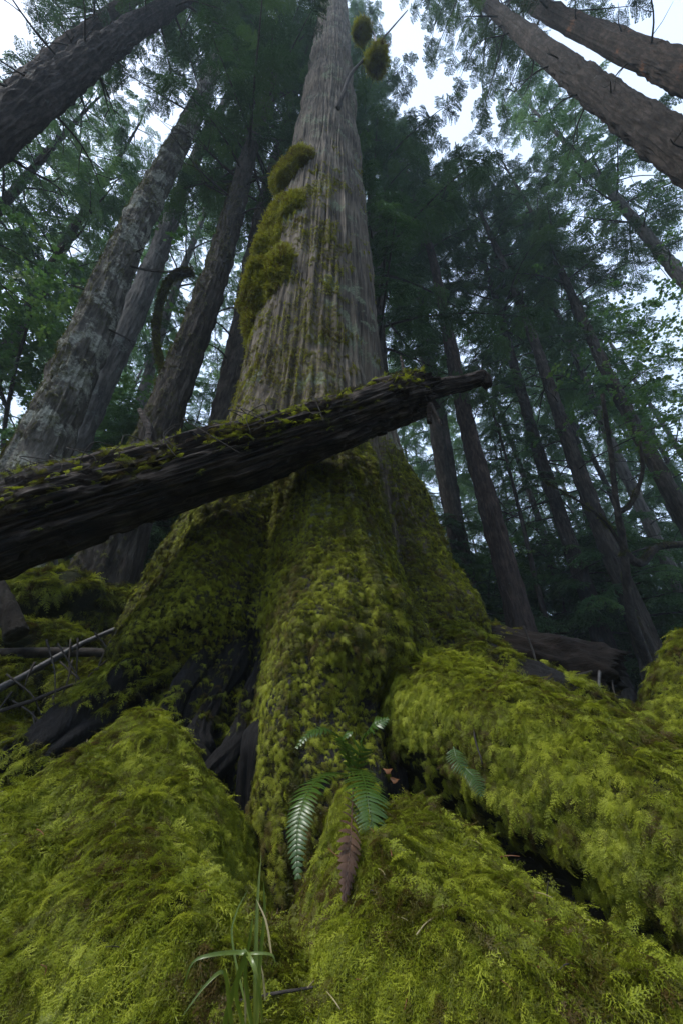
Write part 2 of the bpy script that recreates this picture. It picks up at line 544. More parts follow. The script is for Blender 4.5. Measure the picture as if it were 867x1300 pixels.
def conifer_bough(seed, n=13, dens=1.0, leaf_w=0.016, leaf_l=0.075):
    """flat drooping bough of length 1 along +X, needles as thin diamonds"""
    r = np.random.default_rng(seed)
    V, Q = [], []
    def diamond(a, d, l, w, nrm):
        p = nz(np.cross(nrm, d)) * w
        k = len(V)
        V.extend([a, a + d * l * 0.45 + p, a + d * l, a + d * l * 0.45 - p]); Q.append((k, k + 1, k + 2, k + 3))
    droop = 0.18 + 0.18 * r.random()
    bend = r.normal() * 0.12
    def axis(s): return np.array([s, bend * s * s, -droop * s * s])
    up = np.array([0, 0, 1.0])
    A = [axis(s) for s in np.linspace(0, 1, 6)]
    for a, b in zip(A[:-1], A[1:]):
        p = np.array([0, 0.006, 0]); k = len(V)
        V.extend([a - p, a + p, b + p * .7, b - p * .7]); Q.append((k, k + 1, k + 2, k + 3))
    for i in range(n):
        s = 0.06 + 0.92 * (i + 0.5 * r.random()) / n
        for sd in (-1, 1):
            if r.random() < 0.12: continue
            base = axis(s)
            fwd = nz(axis(s + .03) - axis(s - .03))
            ang = R(50 + r.normal() * 9)
            l = (0.40 * (1 - s) ** 0.8 + 0.09) * (0.7 + 0.6 * r.random())
            d = nz(fwd * math.cos(ang) + np.array([0, sd, 0]) * math.sin(ang) + up * r.normal() * 0.08)
            dr = 0.25 + 0.4 * r.random()
            def tw(q): return base + d * l * q - up * dr * l * q * q
            m = max(3, int(l / 0.034 * dens))
            for k in range(m):
                q = (k + 0.5) / m
                c = tw(q)
                dd = nz(tw(q + .02) - c)
                perp = nz(np.cross(up, dd))
                for s2 in (-1, 1):
                    e = nz(dd * 0.62 + perp * s2 + up * (r.normal() * 0.25 - 0.12))
                    diamond(c, e, leaf_l * (0.6 + 0.6 * r.random()) * (1.15 - 0.5 * q), leaf_w * (0.7 + 0.6 * r.random()), nz(up + r.normal(size=3) * 0.35))
            diamond(tw(0.9), nz(tw(1) - tw(.9)), leaf_l, leaf_w, up)
    return np.array(V), np.array(Q)

def broad_spray(seed):
    """twig of vine-maple like leaves, length 1 along +X"""
    r = np.random.default_rng(seed)
    V, T = [], []
    for i in range(26):
        s = 0.15 + 0.85 * r.random()
        c = np.array([s, r.normal() * 0.22 * (1.1 - s), r.normal() * 0.07 - 0.2 * s * s])
        a0 = r.random() * 6.28
        nrm = nz(np.array([r.normal() * 0.4, r.normal() * 0.4, 1.0]))
        e1 = nz(np.cross(nrm, np.array([math.cos(a0), math.sin(a0), 0.1]))); e2 = np.cross(nrm, e1)
        sz = 0.05 + 0.05 * r.random()
        k0 = len(V); V.append(c)
        ring = []
        for j in range(10):
            rr = sz * (1.0 if j % 2 == 0 else 0.55)
            a = j / 10 * 6.283
            ring.append(len(V)); V.append(c + e1 * rr * math.cos(a) + e2 * rr * math.sin(a) - nrm * sz * 0.15)
        for j in range(10): T.append((k0, ring[j], ring[(j + 1) % 10]))
    return np.array(V), np.array(T)

PROTO = {
    'moss': [proto('moss_tuft_shape', moss_tuft(s), M['moss']) for s in range(1, 5)],
    'moss_trunk': [proto('trunk_moss_tuft_shape', moss_tuft(s + 60), M['moss_trunk']) for s in range(1, 5)],
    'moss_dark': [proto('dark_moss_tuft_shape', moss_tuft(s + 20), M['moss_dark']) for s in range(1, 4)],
    'moss_gold': [proto('gold_moss_tuft_shape', moss_tuft(s + 40), M['moss_gold']) for s in range(1, 4)],
    'cushion': [proto('cushion_moss_shape', moss_cushion_tuft(s), M['moss_gold']) for s in range(1, 4)],
    'conifer': [proto('bough_shape', conifer_bough(s), M['conifer']) for s in range(1, 6)],
    'conifer_far': [proto('pale_bough_shape', conifer_bough(s + 9, 10, 0.8, 0.024, 0.10), M['conifer_far']) for s in range(1, 5)],
    'broad': [proto('leaf_spray_shape', broad_spray(s), M['broadleaf']) for s in range(1, 5)],
}
GROUPS = {}
def scatter_group(kind):
    if kind in GROUPS: return GROUPS[kind]
    ng = bpy.data.node_groups.new('scatter_' + kind, 'GeometryNodeTree')
    ng.interface.new_socket('Geometry', in_out='INPUT', socket_type='NodeSocketGeometry')
    ng.interface.new_socket('Geometry', in_out='OUTPUT', socket_type='NodeSocketGeometry')
    N, L = ng.nodes, ng.links
    gi, go = N.new('NodeGroupInput'), N.new('NodeGroupOutput')
    jn = N.new('GeometryNodeJoinGeometry')
    for p in PROTO[kind]:
        oi = N.new('GeometryNodeObjectInfo')
        oi.inputs['Object'].default_value = p
        oi.inputs['As Instance'].default_value = False
        g2i = N.new('GeometryNodeGeometryToInstance')
        L.new(oi.outputs['Geometry'], g2i.inputs[0]); L.new(g2i.outputs[0], jn.inputs[0])
    ip = N.new('GeometryNodeInstanceOnPoints')
    ip.inputs['Pick Instance'].default_value = True
    ra = N.new('GeometryNodeInputNamedAttribute'); ra.data_type = 'FLOAT_VECTOR'; ra.inputs['Name'].default_value = 'rot'
    sa = N.new('GeometryNodeInputNamedAttribute'); sa.data_type = 'FLOAT'; sa.inputs['Name'].default_value = 'scl'
    L.new(gi.outputs[0], ip.inputs['Points']); L.new(jn.outputs[0], ip.inputs['Instance'])
    L.new(ra.outputs[0], ip.inputs['Rotation']); L.new(sa.outputs[0], ip.inputs['Scale'])
    L.new(ip.outputs[0], go.inputs[0])
    GROUPS[kind] = ng
    return ng

NINST = [0]
def scatter(name, kind, P, X, Zh, S, parent=None):
    """greenery: shapes of one kind set on points P, pointing along X"""
    me = mesh_from(name, P, [], PROTO[kind][0].data.materials[0])
    a = me.attributes.new('rot', 'FLOAT_VECTOR', 'POINT'); a.data.foreach_set('vector', eulers(X, Zh).astype(np.float32).ravel())
    s = me.attributes.new('scl', 'FLOAT', 'POINT'); s.data.foreach_set('value', np.asarray(S, np.float32))
    o = link(name, me, parent, 'stuff')
    md = o.modifiers.new('scatter', 'NODES'); md.node_group = scatter_group(kind)
    NINST[0] += len(P)
    return o

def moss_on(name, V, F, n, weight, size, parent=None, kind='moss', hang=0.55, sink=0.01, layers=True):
    if kind in ('moss', 'moss_trunk') and layers and parent is not None:      # old growth below, painted dark as shade between the fresh tufts on top
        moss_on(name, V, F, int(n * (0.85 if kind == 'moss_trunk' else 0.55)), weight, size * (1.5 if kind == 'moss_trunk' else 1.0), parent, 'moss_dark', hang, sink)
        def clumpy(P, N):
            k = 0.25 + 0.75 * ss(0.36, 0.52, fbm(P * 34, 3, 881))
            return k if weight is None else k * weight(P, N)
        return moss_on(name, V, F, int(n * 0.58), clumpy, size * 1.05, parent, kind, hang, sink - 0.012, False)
    P, N = sample(V, F, n, weight)
    down = np.array([0, 0, -1.0])
    tang = down - N * (N @ down)[:, None]                 # downhill along the surface
    steep = np.linalg.norm(tang, axis=1)[:, None]
    rnd = rng.normal(size=P.shape)
    rnd = nz(rnd - N * np.sum(rnd * N, 1)[:, None])
    X = nz(tang * hang * 1.5 + rnd * (0.70 - 0.40 * steep) + N * (0.45 + 0.25 * rng.random((len(P), 1))))
    S = size * (0.55 + 0.9 * rng.random(len(P)) ** 1.6) * (0.60 + 0.8 * fbm(P * 4, 3, 77))
    return scatter(name, kind, P - N * sink, X, N + rng.normal(size=P.shape) * 0.25, S, parent)

# ------------------------------------------------------------------ terrain
def terrain(x, y):
    x, y = np.asarray(x, float), np.asarray(y, float)
    z = -0.50 + 0.24 * np.maximum(0, y - 0.8)
    z = np.where(y > 6, -0.50 + 0.24 * 5.2 + 0.30 * (45 - 39 * np.exp(-(y - 6) / 39) - 6), z)
    hill = np.maximum(0, -x - 1.0)
    hill = 5.5 * (1 - np.exp(-hill * 0.8 / 5.5))
    z = z + hill * ss(1.3, 3.0, y)
    z = z - 0.10 * ss(0.9, 2.2, x) * ss(0.5, 2, y)
    p = np.stack([x, y, np.zeros_like(x)], -1)
    z = z + (fbm(p * 0.9, 3, 3) - 0.5) * 0.35 * ss(2.0, 4.0, np.hypot(x, y)) + (fbm(p * 5, 3, 5) - 0.5) * 0.06
    return z

def axis_coords(a, b, c, fine, coarse):
    mid = np.arange(a, b + 1e-6, fine)
    lo, d, v = [], fine, a
    while v > -c:
        d = min(d * 1.12, coarse); v -= d; lo.append(v)
    hi, d, v = [], fine, b
    while v < c:
        d = min(d * 1.12, coarse); v += d; hi.append(v)
    return np.array(lo[::-1] + list(mid) + hi)

gx = axis_coords(-3.6, 2.6, 160, 0.03, 6)
gy = axis_coords(0.3, 5.0, 160, 0.03, 6)
GX, GY = np.meshgrid(gx, gy)
GZ = terrain(GX, GY)
Vg = np.stack([GX, GY, GZ], -1).reshape(-1, 3)
Fg = grid_faces(len(gx), len(gy))
ground = link('ground', mesh_from('ground', Vg, Fg, M['soil']), None, 'structure')
ground['label'] = 'dark forest floor rising to the left behind the giant trunk'

# ------------------------------------------------------------------ the giant tree
TX, TY = -0.28, 2.80
zz = np.concatenate([np.linspace(-0.45, 5.5, 330), np.linspace(5.5, 12, 110)[1:], np.linspace(12, 44, 60)[1:]])
NTH = 400
phi = np.linspace(-np.pi, np.pi, NTH, endpoint=False)       # 0 faces the camera, + is to the right
PH, ZZ = np.meshgrid(phi, zz)
Rz = np.interp(zz, [-.45, 0, .5, 1, 1.5, 2, 3, 5, 7, 10, 15, 25, 44], [1.22, 1.18, 1.10, .97, .84, .75, .655, .63, .62, .555, .53, .47, .15])
D = np.degrees(PH)
def bell(c, w): 
    d = (D - c + 180) % 360 - 180
    return np.exp(-(d / w) ** 2)
lob = (0.13 * bell(-82, 30) + 0.12 * bell(-34, 13) + 0.20 * bell(16, 18) + 0.25 * bell(76, 22) + 0.25 * bell(150, 25) + 0.25 * bell(-150, 25)
       - 0.30 * bell(-9, 8) - 0.20 * bell(45, 7) - 0.14 * bell(-54, 7) - 0.2 * bell(115, 14))
amp = np.interp(ZZ, [-.45, .3, .8, 1.3, 2, 3, 6], [1.15, 1.05, .85, .6, .32, .12, .04])
rr = Rz[:, None] * (1 + lob * amp * 0.85)
rr -= 0.30 * (1 - ss(0.42, 0.62, ZZ + 0.10 * np.sin(D * 0.12))) * bell(-38, 27)          # undercut below the moss fringe
rr -= 0.22 * (1 - ss(0.22, 0.45, ZZ)) * bell(27, 12)                                       # crevice beside the large root
pc = np.stack([np.sin(PH), np.cos(PH), np.zeros_like(PH)], -1)
fur = fbm(pc * np.array([15, 15, 1]) + np.stack([0 * ZZ, 0 * ZZ, ZZ * 0.55], -1), 4, 11)
fine = fbm(pc * np.array([34, 34, 1]) + np.stack([0 * ZZ, 0 * ZZ, ZZ * 0.9], -1), 3, 21)
lump = fbm(pc * 3.0 + np.stack([0 * ZZ, 0 * ZZ, ZZ * 1.6], -1), 4, 31)
rr = rr + (np.abs(fur - 0.5) * 2) * 0.085 + (fine - 0.5) * 0.045 + (lump - 0.5) * 0.16 * ss(3.2, 0.5, ZZ) + (lump - .5) * 0.05
knob = fbm(np.stack([np.sin(PH) * rr, np.cos(PH) * rr, ZZ * .8], -1) * 11, 3, 35)
rr = rr + (knob - .5) * 0.06 * ss(2.4, 1.6, ZZ)
# swollen bands high on the stem
rr = rr + 0.03 * np.sin(ZZ * 2.1 + 0.8 * np.sin(PH)) * ss(6, 9, ZZ)
VX = TX + rr * np.sin(PH)
VY = TY - rr * np.cos(PH)
Vt = np.stack([VX, VY, ZZ], -1).reshape(-1, 3)
Ft = outward(Vt, grid_faces(NTH, len(zz), True))
giant = thing('giant_conifer', (TX, TY, float(terrain(TX, TY))), 'giant mossy conifer with flared buttressed base rising behind the fern', 'tree')
tme = mesh_from('trunk', Vt, Ft, M['bark_main'])
wet_shade = tme.attributes.new('decay_shade', 'FLOAT', 'POINT')
wet_shade.data.foreach_set('value', (1 - ss(0.55, 1.1, ZZ + (lump - .5) * .8)).ravel().astype(np.float32))
trunk = link('trunk', tme, giant)

def trunk_w(P, N):
    dx, dy, z = P[:, 0] - TX, TY - P[:, 1], P[:, 2]
    d = np.degrees(np.arctan2(dx, dy))
    n1 = fbm(P * np.array([3.2, 3.2, 1.8]), 4, 41)
    n2 = fbm(P * 9.0, 3, 43)
    vis = (np.abs(d) < 112).astype(float)
    low = 1 - ss(1.75, 2.35, z + (n1 - .5) * 1.2)
    bare = (1 - ss(0.40, 0.62, z + 0.10 * np.sin(d * 0.12) + (n2 - .5) * .25)) * np.exp(-((d + 36) / 27) ** 4)
    strip = np.exp(-((d - 47) / 6.5) ** 2) * ss(0.95, 1.25, z)
    gro = 0.75 * np.exp(-((d + 10) / 5) ** 2) * ss(1.2, .5, z)
    cov = np.interp(d, [-112, -60, -48, -30, -20, -5, 18, 26, 40, 112], [1.0, 1.0, .9, .72, .75, .85, .8, .4, .12, .05])
    cov = cov * np.interp(z, [2.0, 3.5, 5.0, 7.0, 9.0], [1.05, 1.0, .85, .5, 0.0])
    patch = ss(-0.03, 0.03, n1 * 0.45 + n2 * 0.55 - (0.66 - 0.28 * cov))
    right = 0.35 * np.exp(-((d - 80) / 14) ** 2) * (1 - ss(2.2, 3.0, z))
    w = np.maximum.reduce([low, patch * 0.8, right * n2])
    crev = np.exp(-((d - 27) / 11) ** 4) * (1 - ss(0.22, 0.42, z + (n2 - .5) * .2))
    return w * vis * (1 - crev) * (1 - bare) * (1 - strip * 0.97) * (1 - gro)

lowmask = Vt[:, 2][Ft[:, 0]] < 9
frontm = (Vt[:, 1][Ft[:, 0]] < TY + 0.5)
Fm = Ft[lowmask & frontm]
def wl(P, N): return trunk_w(P, N) * (P[:, 2] < 2.2)
def wu(P, N): return trunk_w(P, N) * (P[:, 2] >= 2.2)
moss_on('moss', Vt, Fm[Vt[Fm[:, 0], 2] < 2.4], 260000, wl, 0.026, giant, 'moss_trunk', hang=1.4)
moss_on('moss', Vt, Fm[Vt[Fm[:, 0], 2] > 2.0], 150000, wu, 0.030, giant, 'moss_gold', hang=0.6)

# cushions of moss bulging from the left side of the stem
def cushion(px, py, ry, rz_, dphi, name='moss_cushion', thick=0.75):
    d0 = R(dphi)
    # height from the silhouette pixel: solve along the trunk surface
    best = None
    for h in np.linspace(2, 14, 600):
        r0 = np.interp(h, zz, Rz) * 1.0
        p = np.array([TX + r0 * math.sin(d0), TY - r0 * math.cos(d0), h])
        f = p[1] * CP + p[2] * SP; u = p[2] * CP - p[1] * SP
        e = abs(650 - FPX * u / f - py)
        if best is None or e < best[0]: best = (e, p)
    c = best[1]
    nu_, nv_ = 40, 24
    U, Vv = np.meshgrid(np.linspace(0, 2 * np.pi, nu_, endpoint=False), np.linspace(-np.pi / 2, np.pi / 2, nv_))
    dirs = np.stack([np.cos(Vv) * np.cos(U), np.cos(Vv) * np.sin(U), np.sin(Vv)], -1)
    k = 1 + 1.3 * (fbm(dirs * 2.4 + c, 4, 61) - 0.5)
    loc = dirs * k[..., None] * np.array([ry * thick, ry, rz_])      # radial, tangential, vertical
    er = np.array([math.sin(d0), -math.cos(d0), 0]); et = np.array([math.cos(d0), math.sin(d0), 0])
    W = c + er * (loc[..., 0:1] - 0.02) + et * loc[..., 1:2] + np.array([0, 0, 1]) * (loc[..., 2:3])
    W = W.reshape(-1, 3); Fc = outward(W, grid_faces(nu_, nv_, True))
    o = link(name, mesh_from(name, W, Fc, M['under']), giant)
    ctr = c
    P, N_ = sample(W, Fc, int(5200 * ry * rz_ * 4 + 900))
    out = nz(P - ctr)
    keep = (out @ er) > -0.35
    P, out = P[keep], out[keep]
    X = nz(out + rng.normal(size=P.shape) * 0.35 + np.array([0, 0, -0.15]))
    scatter('moss', 'cushion', P, X, rng.normal(size=P.shape), 0.085 * (0.5 + 0.9 * rng.random(len(P))), o)
    j = rng.random(len(P)) < 0.45
    X = nz(out[j] * .6 + rng.normal(size=P[j].shape) * .4 + np.array([0, 0, -.7]))
    scatter('moss', 'moss_gold', P[j], X, out[j], 0.085 * (0.5 + rng.random(j.sum())), o)
for a in [(388, 228, .20, .36, -52), (396, 208, .15, .26, -32), (356, 330, .20, .46, -68), (354, 300, .16, .36, -64), (374, 345, .11, .34, -36),
          (348, 372, .23, .24, -62), (332, 405, .14, .36, -78), (372, 275, .12, .28, -56), (380, 262, .09, .2, -30)]:
    cushion(*a)

# roots that leave the base
def root(pts, rads, n, nmoss, weight, seed, size=0.062, nu=72, name='root', kind='moss', lumpy=0.30, parent=None, hang=0.7, mat='under', streak=0.0):
    path = catmull(pts, n)
    rad = np.interp(np.linspace(0, len(rads) - 1, n), np.arange(len(rads)), rads)
    def disp(TH, SS_, P):
        return 1 + lumpy * (fbm(P * 5, 4, seed) - 0.5) * 2 * 0.6 + 0.28 * (fbm(P * 12, 3, seed + 3) - 0.5) + 0.06 * np.sin(TH * 3 + seed) + streak * (fbm(np.stack([np.cos(TH) * 3, np.sin(TH) * 3, SS_ * 3], -1), 3, seed + 9) - 0.5)
    V, F = sweep(path, rad, nu, disp)
    o = link(name, mesh_from(name, V, F, M[mat]), parent if parent is not None else giant)
    if nmoss:
        moss_on('moss', V, F, nmoss, weight, size, o, kind, hang=hang)
    return o, V, F

def up_w(lo, hi, thr=None, seed=0):
    def w(P, N):
        k = ss(lo, hi, N[:, 2])
        if thr is not None:
            k = k * ss(thr, thr + 0.08, fbm(P * 5, 3, seed))
        return k
    return w

root([(0.30, 2.10, 0.34), (0.40, 1.75, 0.19), (0.58, 1.49, 0.06), (0.80, 1.22, -0.13), (1.02, 0.92, -0.43)],
     [.24, .245, .23, .21, .19], 90, 95000, up_w(-0.65, -0.25), 101, size=0.030, hang=1.0)
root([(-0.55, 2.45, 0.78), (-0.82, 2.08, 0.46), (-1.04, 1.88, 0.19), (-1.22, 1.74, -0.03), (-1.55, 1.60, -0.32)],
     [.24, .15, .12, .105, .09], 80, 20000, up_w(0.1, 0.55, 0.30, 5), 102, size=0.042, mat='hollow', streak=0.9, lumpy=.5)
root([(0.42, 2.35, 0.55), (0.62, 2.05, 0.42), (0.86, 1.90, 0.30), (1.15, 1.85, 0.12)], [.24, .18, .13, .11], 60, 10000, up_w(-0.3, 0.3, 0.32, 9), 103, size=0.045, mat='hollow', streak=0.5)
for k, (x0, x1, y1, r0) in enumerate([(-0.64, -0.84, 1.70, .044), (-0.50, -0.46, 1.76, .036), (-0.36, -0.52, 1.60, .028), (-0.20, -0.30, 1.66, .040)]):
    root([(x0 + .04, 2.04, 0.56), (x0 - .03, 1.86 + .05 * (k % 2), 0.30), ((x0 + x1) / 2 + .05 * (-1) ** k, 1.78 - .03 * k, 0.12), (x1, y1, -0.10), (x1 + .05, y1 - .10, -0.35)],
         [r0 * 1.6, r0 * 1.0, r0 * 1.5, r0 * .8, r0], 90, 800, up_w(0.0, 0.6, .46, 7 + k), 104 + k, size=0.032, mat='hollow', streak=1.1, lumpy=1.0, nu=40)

# ------------------------------------------------------------------ moss mounds in front of the trunk
def mound(name, label, fn, x0, x1, y0, y1, nmoss, size, seed, kind='moss', res=0.016, weight=None):
    xs, ys = np.arange(x0, x1, res), np.arange(y0, y1, res)
    X, Y = np.meshgrid(xs, ys)
    p = np.stack([X, Y, 0 * X], -1)
    Z = fn(X, Y) + (fbm(p * 5, 4, seed) - 0.5) * 0.15 + (fbm(p * 11, 3, seed + 1) - 0.5) * 0.095
    V = np.stack([X, Y, Z], -1).reshape(-1, 3)
    F = grid_faces(len(xs), len(ys))
    T = terrain(V[:, 0], V[:, 1])
    keep = (V[F, 2] - T[F]).max(1) > -0.03                      # keep only what stands out of the floor
    F = F[keep]
    used = np.unique(F); remap = -np.ones(len(V), int); remap[used] = np.arange(len(used))
    V, F = V[used], remap[F]
    i = np.argmax(V[:, 2])
    t = thing(name, (V[i, 0], V[i, 1], float(terrain(V[i, 0], V[i, 1]))), label, 'mound')
    body = link('earth', mesh_from('earth', V, F, M['under']), t)
    moss_on('moss', V, F, nmoss, weight, size, t, kind, hang=1.0)
    return t
def g2(X, Y, cx, cy, wx, wy, h, rot=0):
    c, s = math.cos(rot), math.sin(rot)
    u, v = (X - cx) * c + (Y - cy) * s, -(X - cx) * s + (Y - cy) * c
    return h * np.exp(-(u / wx) ** 2 - (v / wy) ** 2)
def f_left(X, Y):
    z = -0.56 + g2(X, Y, -0.62, 1.54, np.where(X < -0.62, 0.62, 0.46), 0.56, 0.71) + g2(X, Y, -0.16, 0.90, 0.42, 0.36, 0.24)
    return z - 0.6 * ss(1.52, 1.70, Y)
def f_mid(X, Y):
    z = -0.56 + g2(X, Y, 0.13, 1.26, np.where(X > 0.13, 0.43, 0.34), 0.46, 0.48) + g2(X, Y, 0.16, 0.80, 0.42, 0.30, 0.17) + g2(X, Y, 0.36, 1.24, 0.15, 0.18, 0.05) + g2(X, Y, 0.60, 0.84, 0.22, 0.18, 0.12)
    gap = np.exp(-((X + 0.075 + 0.10 * (Y - 1.0)) / 0.035) ** 2) * ss(0.85, 1.0, Y) * ss(1.35, 1.2, Y)
    return z - 0.12 * gap - 0.4 * ss(1.40, 1.6, Y)
def f_fern(X, Y):
    return -0.5 + g2(X, Y, 0.02, 1.46, 0.11, 0.14, 0.52)
def f_right(X, Y):
    return -0.25 + g2(X, Y, 1.60, 1.96, 0.40, 0.42, 0.82)
mound('moss_mound', 'broad moss mound sloping down from the dark hollow under the trunk', f_left, -1.7, 0.35, 0.45, 1.85, 150000, 0.029, 201)
mound('moss_mound', 'rounded moss mound below the fern, beside the large mossy root', f_mid, -0.45, 1.05, 0.45, 1.65, 115000, 0.029, 211)
mound('moss_mound', 'small moss hump at the trunk foot where the fern grows', f_fern, -0.35, 0.42, 1.15, 1.9, 17000, 0.026, 221)
mound('moss_mound', 'moss hump beside the broken end of the rotten log', f_right, 1.05, 2.5, 1.35, 2.7, 38000, 0.033, 231)

def w_floor(P, N):
    d = np.hypot(P[:, 0], P[:, 1])
    return ss(0.40, 0.50, fbm(P * 1.6, 3, 301)) * ss(1.0, 2.0, P[:, 1]) 
sel = (Vg[Fg[:, 0], 0] > -5.5) & (Vg[Fg[:, 0], 0] < -0.8) & (Vg[Fg[:, 0], 1] > 1.2) & (Vg[Fg[:, 0], 1] < 6)
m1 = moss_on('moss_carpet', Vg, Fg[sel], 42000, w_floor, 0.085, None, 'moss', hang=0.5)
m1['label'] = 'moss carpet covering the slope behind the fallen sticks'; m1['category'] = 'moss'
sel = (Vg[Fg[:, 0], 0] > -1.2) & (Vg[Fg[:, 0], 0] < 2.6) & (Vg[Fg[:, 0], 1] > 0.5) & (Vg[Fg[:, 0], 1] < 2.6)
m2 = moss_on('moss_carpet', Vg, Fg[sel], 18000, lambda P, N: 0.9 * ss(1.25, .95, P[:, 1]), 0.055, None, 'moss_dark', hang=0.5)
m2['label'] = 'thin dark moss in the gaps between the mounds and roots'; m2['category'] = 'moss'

# moss-covered lumps on the slope on the left
for i, (px_, py_, t_, r_) in enumerate([(70, 755, 3.4, .34), (145, 745, 3.8, .36), (60, 815, 2.9, .24), (130, 870, 2.5, .26), (20, 880, 2.4, .22), (175, 700, 4.2, .4)]):
    c = at_t(px_, py_, t_)
    U, Vv = np.meshgrid(np.linspace(0, 2 * np.pi, 48, endpoint=False), np.linspace(-np.pi / 2, np.pi / 2, 28))
    dr = np.stack([np.cos(Vv) * np.cos(U), np.cos(Vv) * np.sin(U), np.sin(Vv)], -1)
    k = r_ * (1 + 0.6 * (fbm(dr * 1.8 + i * 5, 3, 71) - 0.5))
    W = dr * k[..., None] * np.array([1.25, 1.1, 0.75]) 
    gz = float(terrain(c[0], c[1]))
    c[2] = max(min(c[2] - r_ * .3, gz + r_ * 0.5), gz - r_ * 0.2)
    W = (W + c).reshape(-1, 3); Fr = outward(W, grid_faces(48, 28, True))
    lab = ['moss-covered boulder behind the crossing dead sticks', 'moss-covered boulder under the fallen log by the trunk flare', 'low mossy boulder among the dead sticks',
           'long mossy boulder beside the left root of the giant tree', 'mossy boulder under the lowest dead stick', 'shaded mossy boulder high on the slope under the log'][i]
    t = thing('mossy_boulder', (c[0], c[1], gz), lab, 'boulder')
    link('stone', mesh_from('stone', W, Fr, M['under']), t)
    moss_on('moss', W, Fr, int(9000 * r_ / .35), up_w(-0.3, 0.2, .36, 60 + i), 0.075, t, 'moss', hang=0.7)

# ------------------------------------------------------------------ fallen log across the trunk
lp = [at_y(-430, 800, 1.75), at_y(-150, 722, 1.72), at_y(0, 672, 1.70), at_y(150, 626, 1.70), at_y(300, 580, 1.70), at_y(420, 540, 1.70), at_y(505, 508, 1.71), at_y(545, 497, 1.72)]
lr = [.24, .23, .22, .205, .185, .165, .148, .135]
n, NL = 320, 170
path = catmull(lp, n)
rad = np.interp(np.linspace(0, len(lr) - 1, n), np.arange(len(lr)), lr)
def log_disp(TH, SS_, P):
    pc_ = np.stack([np.cos(TH) * 4.5, np.sin(TH) * 4.5, SS_ * 5], -1)
    crack = fbm(pc_ * np.array([3.0, 3.0, 1.6]), 4, 401)
    big = fbm(np.stack([np.cos(TH), np.sin(TH), SS_ * 9], -1) * 1.2, 3, 402)
    plate = fbm(np.stack([np.cos(TH) * 2.5, np.sin(TH) * 2.5, SS_ * 26], -1), 3, 407)
    return 1 - 0.55 * np.clip(0.50 - crack, 0, 1) / 0.50 + 0.30 * (big - 0.5) + 0.16 * (fbm(pc_ * 5, 2, 405) - .5) - 0.10 * (plate > 0.55)
Vl, Fl = sweep(path, rad, NL, log_disp)
# jagged break at the upper end
jag = fbm(np.stack([np.cos(np.linspace(0, 6.28, NL)) * 3, np.sin(np.linspace(0, 6.28, NL)) * 3, np.zeros(NL)], -1), 3, 409)
ax_dir = nz(path[-1] - path[-2])
for j in range(14):
    Vl[(n - 1 - j) * NL:(n - j) * NL] += ax_dir * ((jag - 0.62) * 0.42 * (1 - j / 14))[:, None]
log = thing('fallen_log', tuple(lp[0]), 'dark broken fallen log leaning across the front of the giant trunk', 'log')
me = mesh_from('bole', Vl, Fl, M['wood'])
sc_ = np.concatenate([np.repeat(np.arange(n) / (n - 1.0) * 4.5, NL), [0, 4.5]])
thc = np.concatenate([np.tile(np.linspace(0, 2 * np.pi, NL, endpoint=False), n), [0, 0]])
set_along(me, np.stack([sc_, np.cos(thc) * 0.2, np.sin(thc) * 0.2], 1))
link('bole', me, log)
# long splinter that sticks out of the break and ends in a hook
sp = catmull([at_y(500, 506, 1.72), at_y(555, 493, 1.72), at_y(590, 486, 1.73), at_y(612, 480, 1.73), at_y(619, 490, 1.73)], 60)
sr = np.interp(np.linspace(0, 4, 60), range(5), [.075, .056, .047, .044, .026])
def sp_disp(TH, SS_, P):
    q = np.stack([np.cos(TH) * 3, np.sin(TH) * 3, SS_ * 4], -1)
    return 1 + 0.7 * (fbm(q * 1.5, 4, 421) - 0.5) + 0.25 * (fbm(q * 5, 2, 422) - .5)
Vs_, Fs_ = sweep(sp, sr, 44, sp_disp)
me = mesh_from('splinter', Vs_, Fs_, M['wood'])
th_ = np.concatenate([np.tile(np.linspace(0, 2 * np.pi, 44, endpoint=False), 60), [0, 0]])
set_along(me, np.stack([np.concatenate([np.repeat(np.arange(60) / 60 + 5, 44), [5, 6]]), np.cos(th_) * .15, np.sin(th_) * .15], 1))
link('splinter', me, log)
for (a, b, r0) in [((190, 545), (178, 520), .030), ((512, 470), (508, 452), .014), ((545, 512), (560, 540), .016), ((100, 612), (104, 585), .010)]:
    q = catmull([at_y(a[0], a[1] + 25, 1.66), at_y(a[0], a[1], 1.64), at_y(b[0], b[1], 1.62)], 12)
    V, F = sweep(q, np.linspace(r0, r0 * 0.45, 12), 10, lambda TH, SS_, P: 1 + 0.6 * (fbm(P * 40, 2, 5) - .5))
    me = mesh_from('stub', V, F, M['wood']); set_along(me, V * np.array([3, 1, 1])); link('stub', me, log)
def w_log(P, N):
    s = P[:, 0]
    nn = fbm(P * np.array([3.0, 3, 3]), 3, 431)
    zone = 0.12 + 0.22 * np.exp(-((s + 0.75) / 0.5) ** 2) + 0.16 * np.exp(-((s - 0.05) / 0.12) ** 2) + 0.12 * np.exp(-((s + 1.3) / 0.2) ** 2)
    return ss(0.45, 0.85, N[:, 2]) * ss(0.62, 0.74, nn + zone) + 0.9 * ss(.1, .6, N[:, 2]) * ss(0.63, 0.70, fbm(P * 4.4, 3, 437))
moss_on('moss', Vl, Fl, 30000, w_log, 0.030, log, 'moss', hang=0.7)
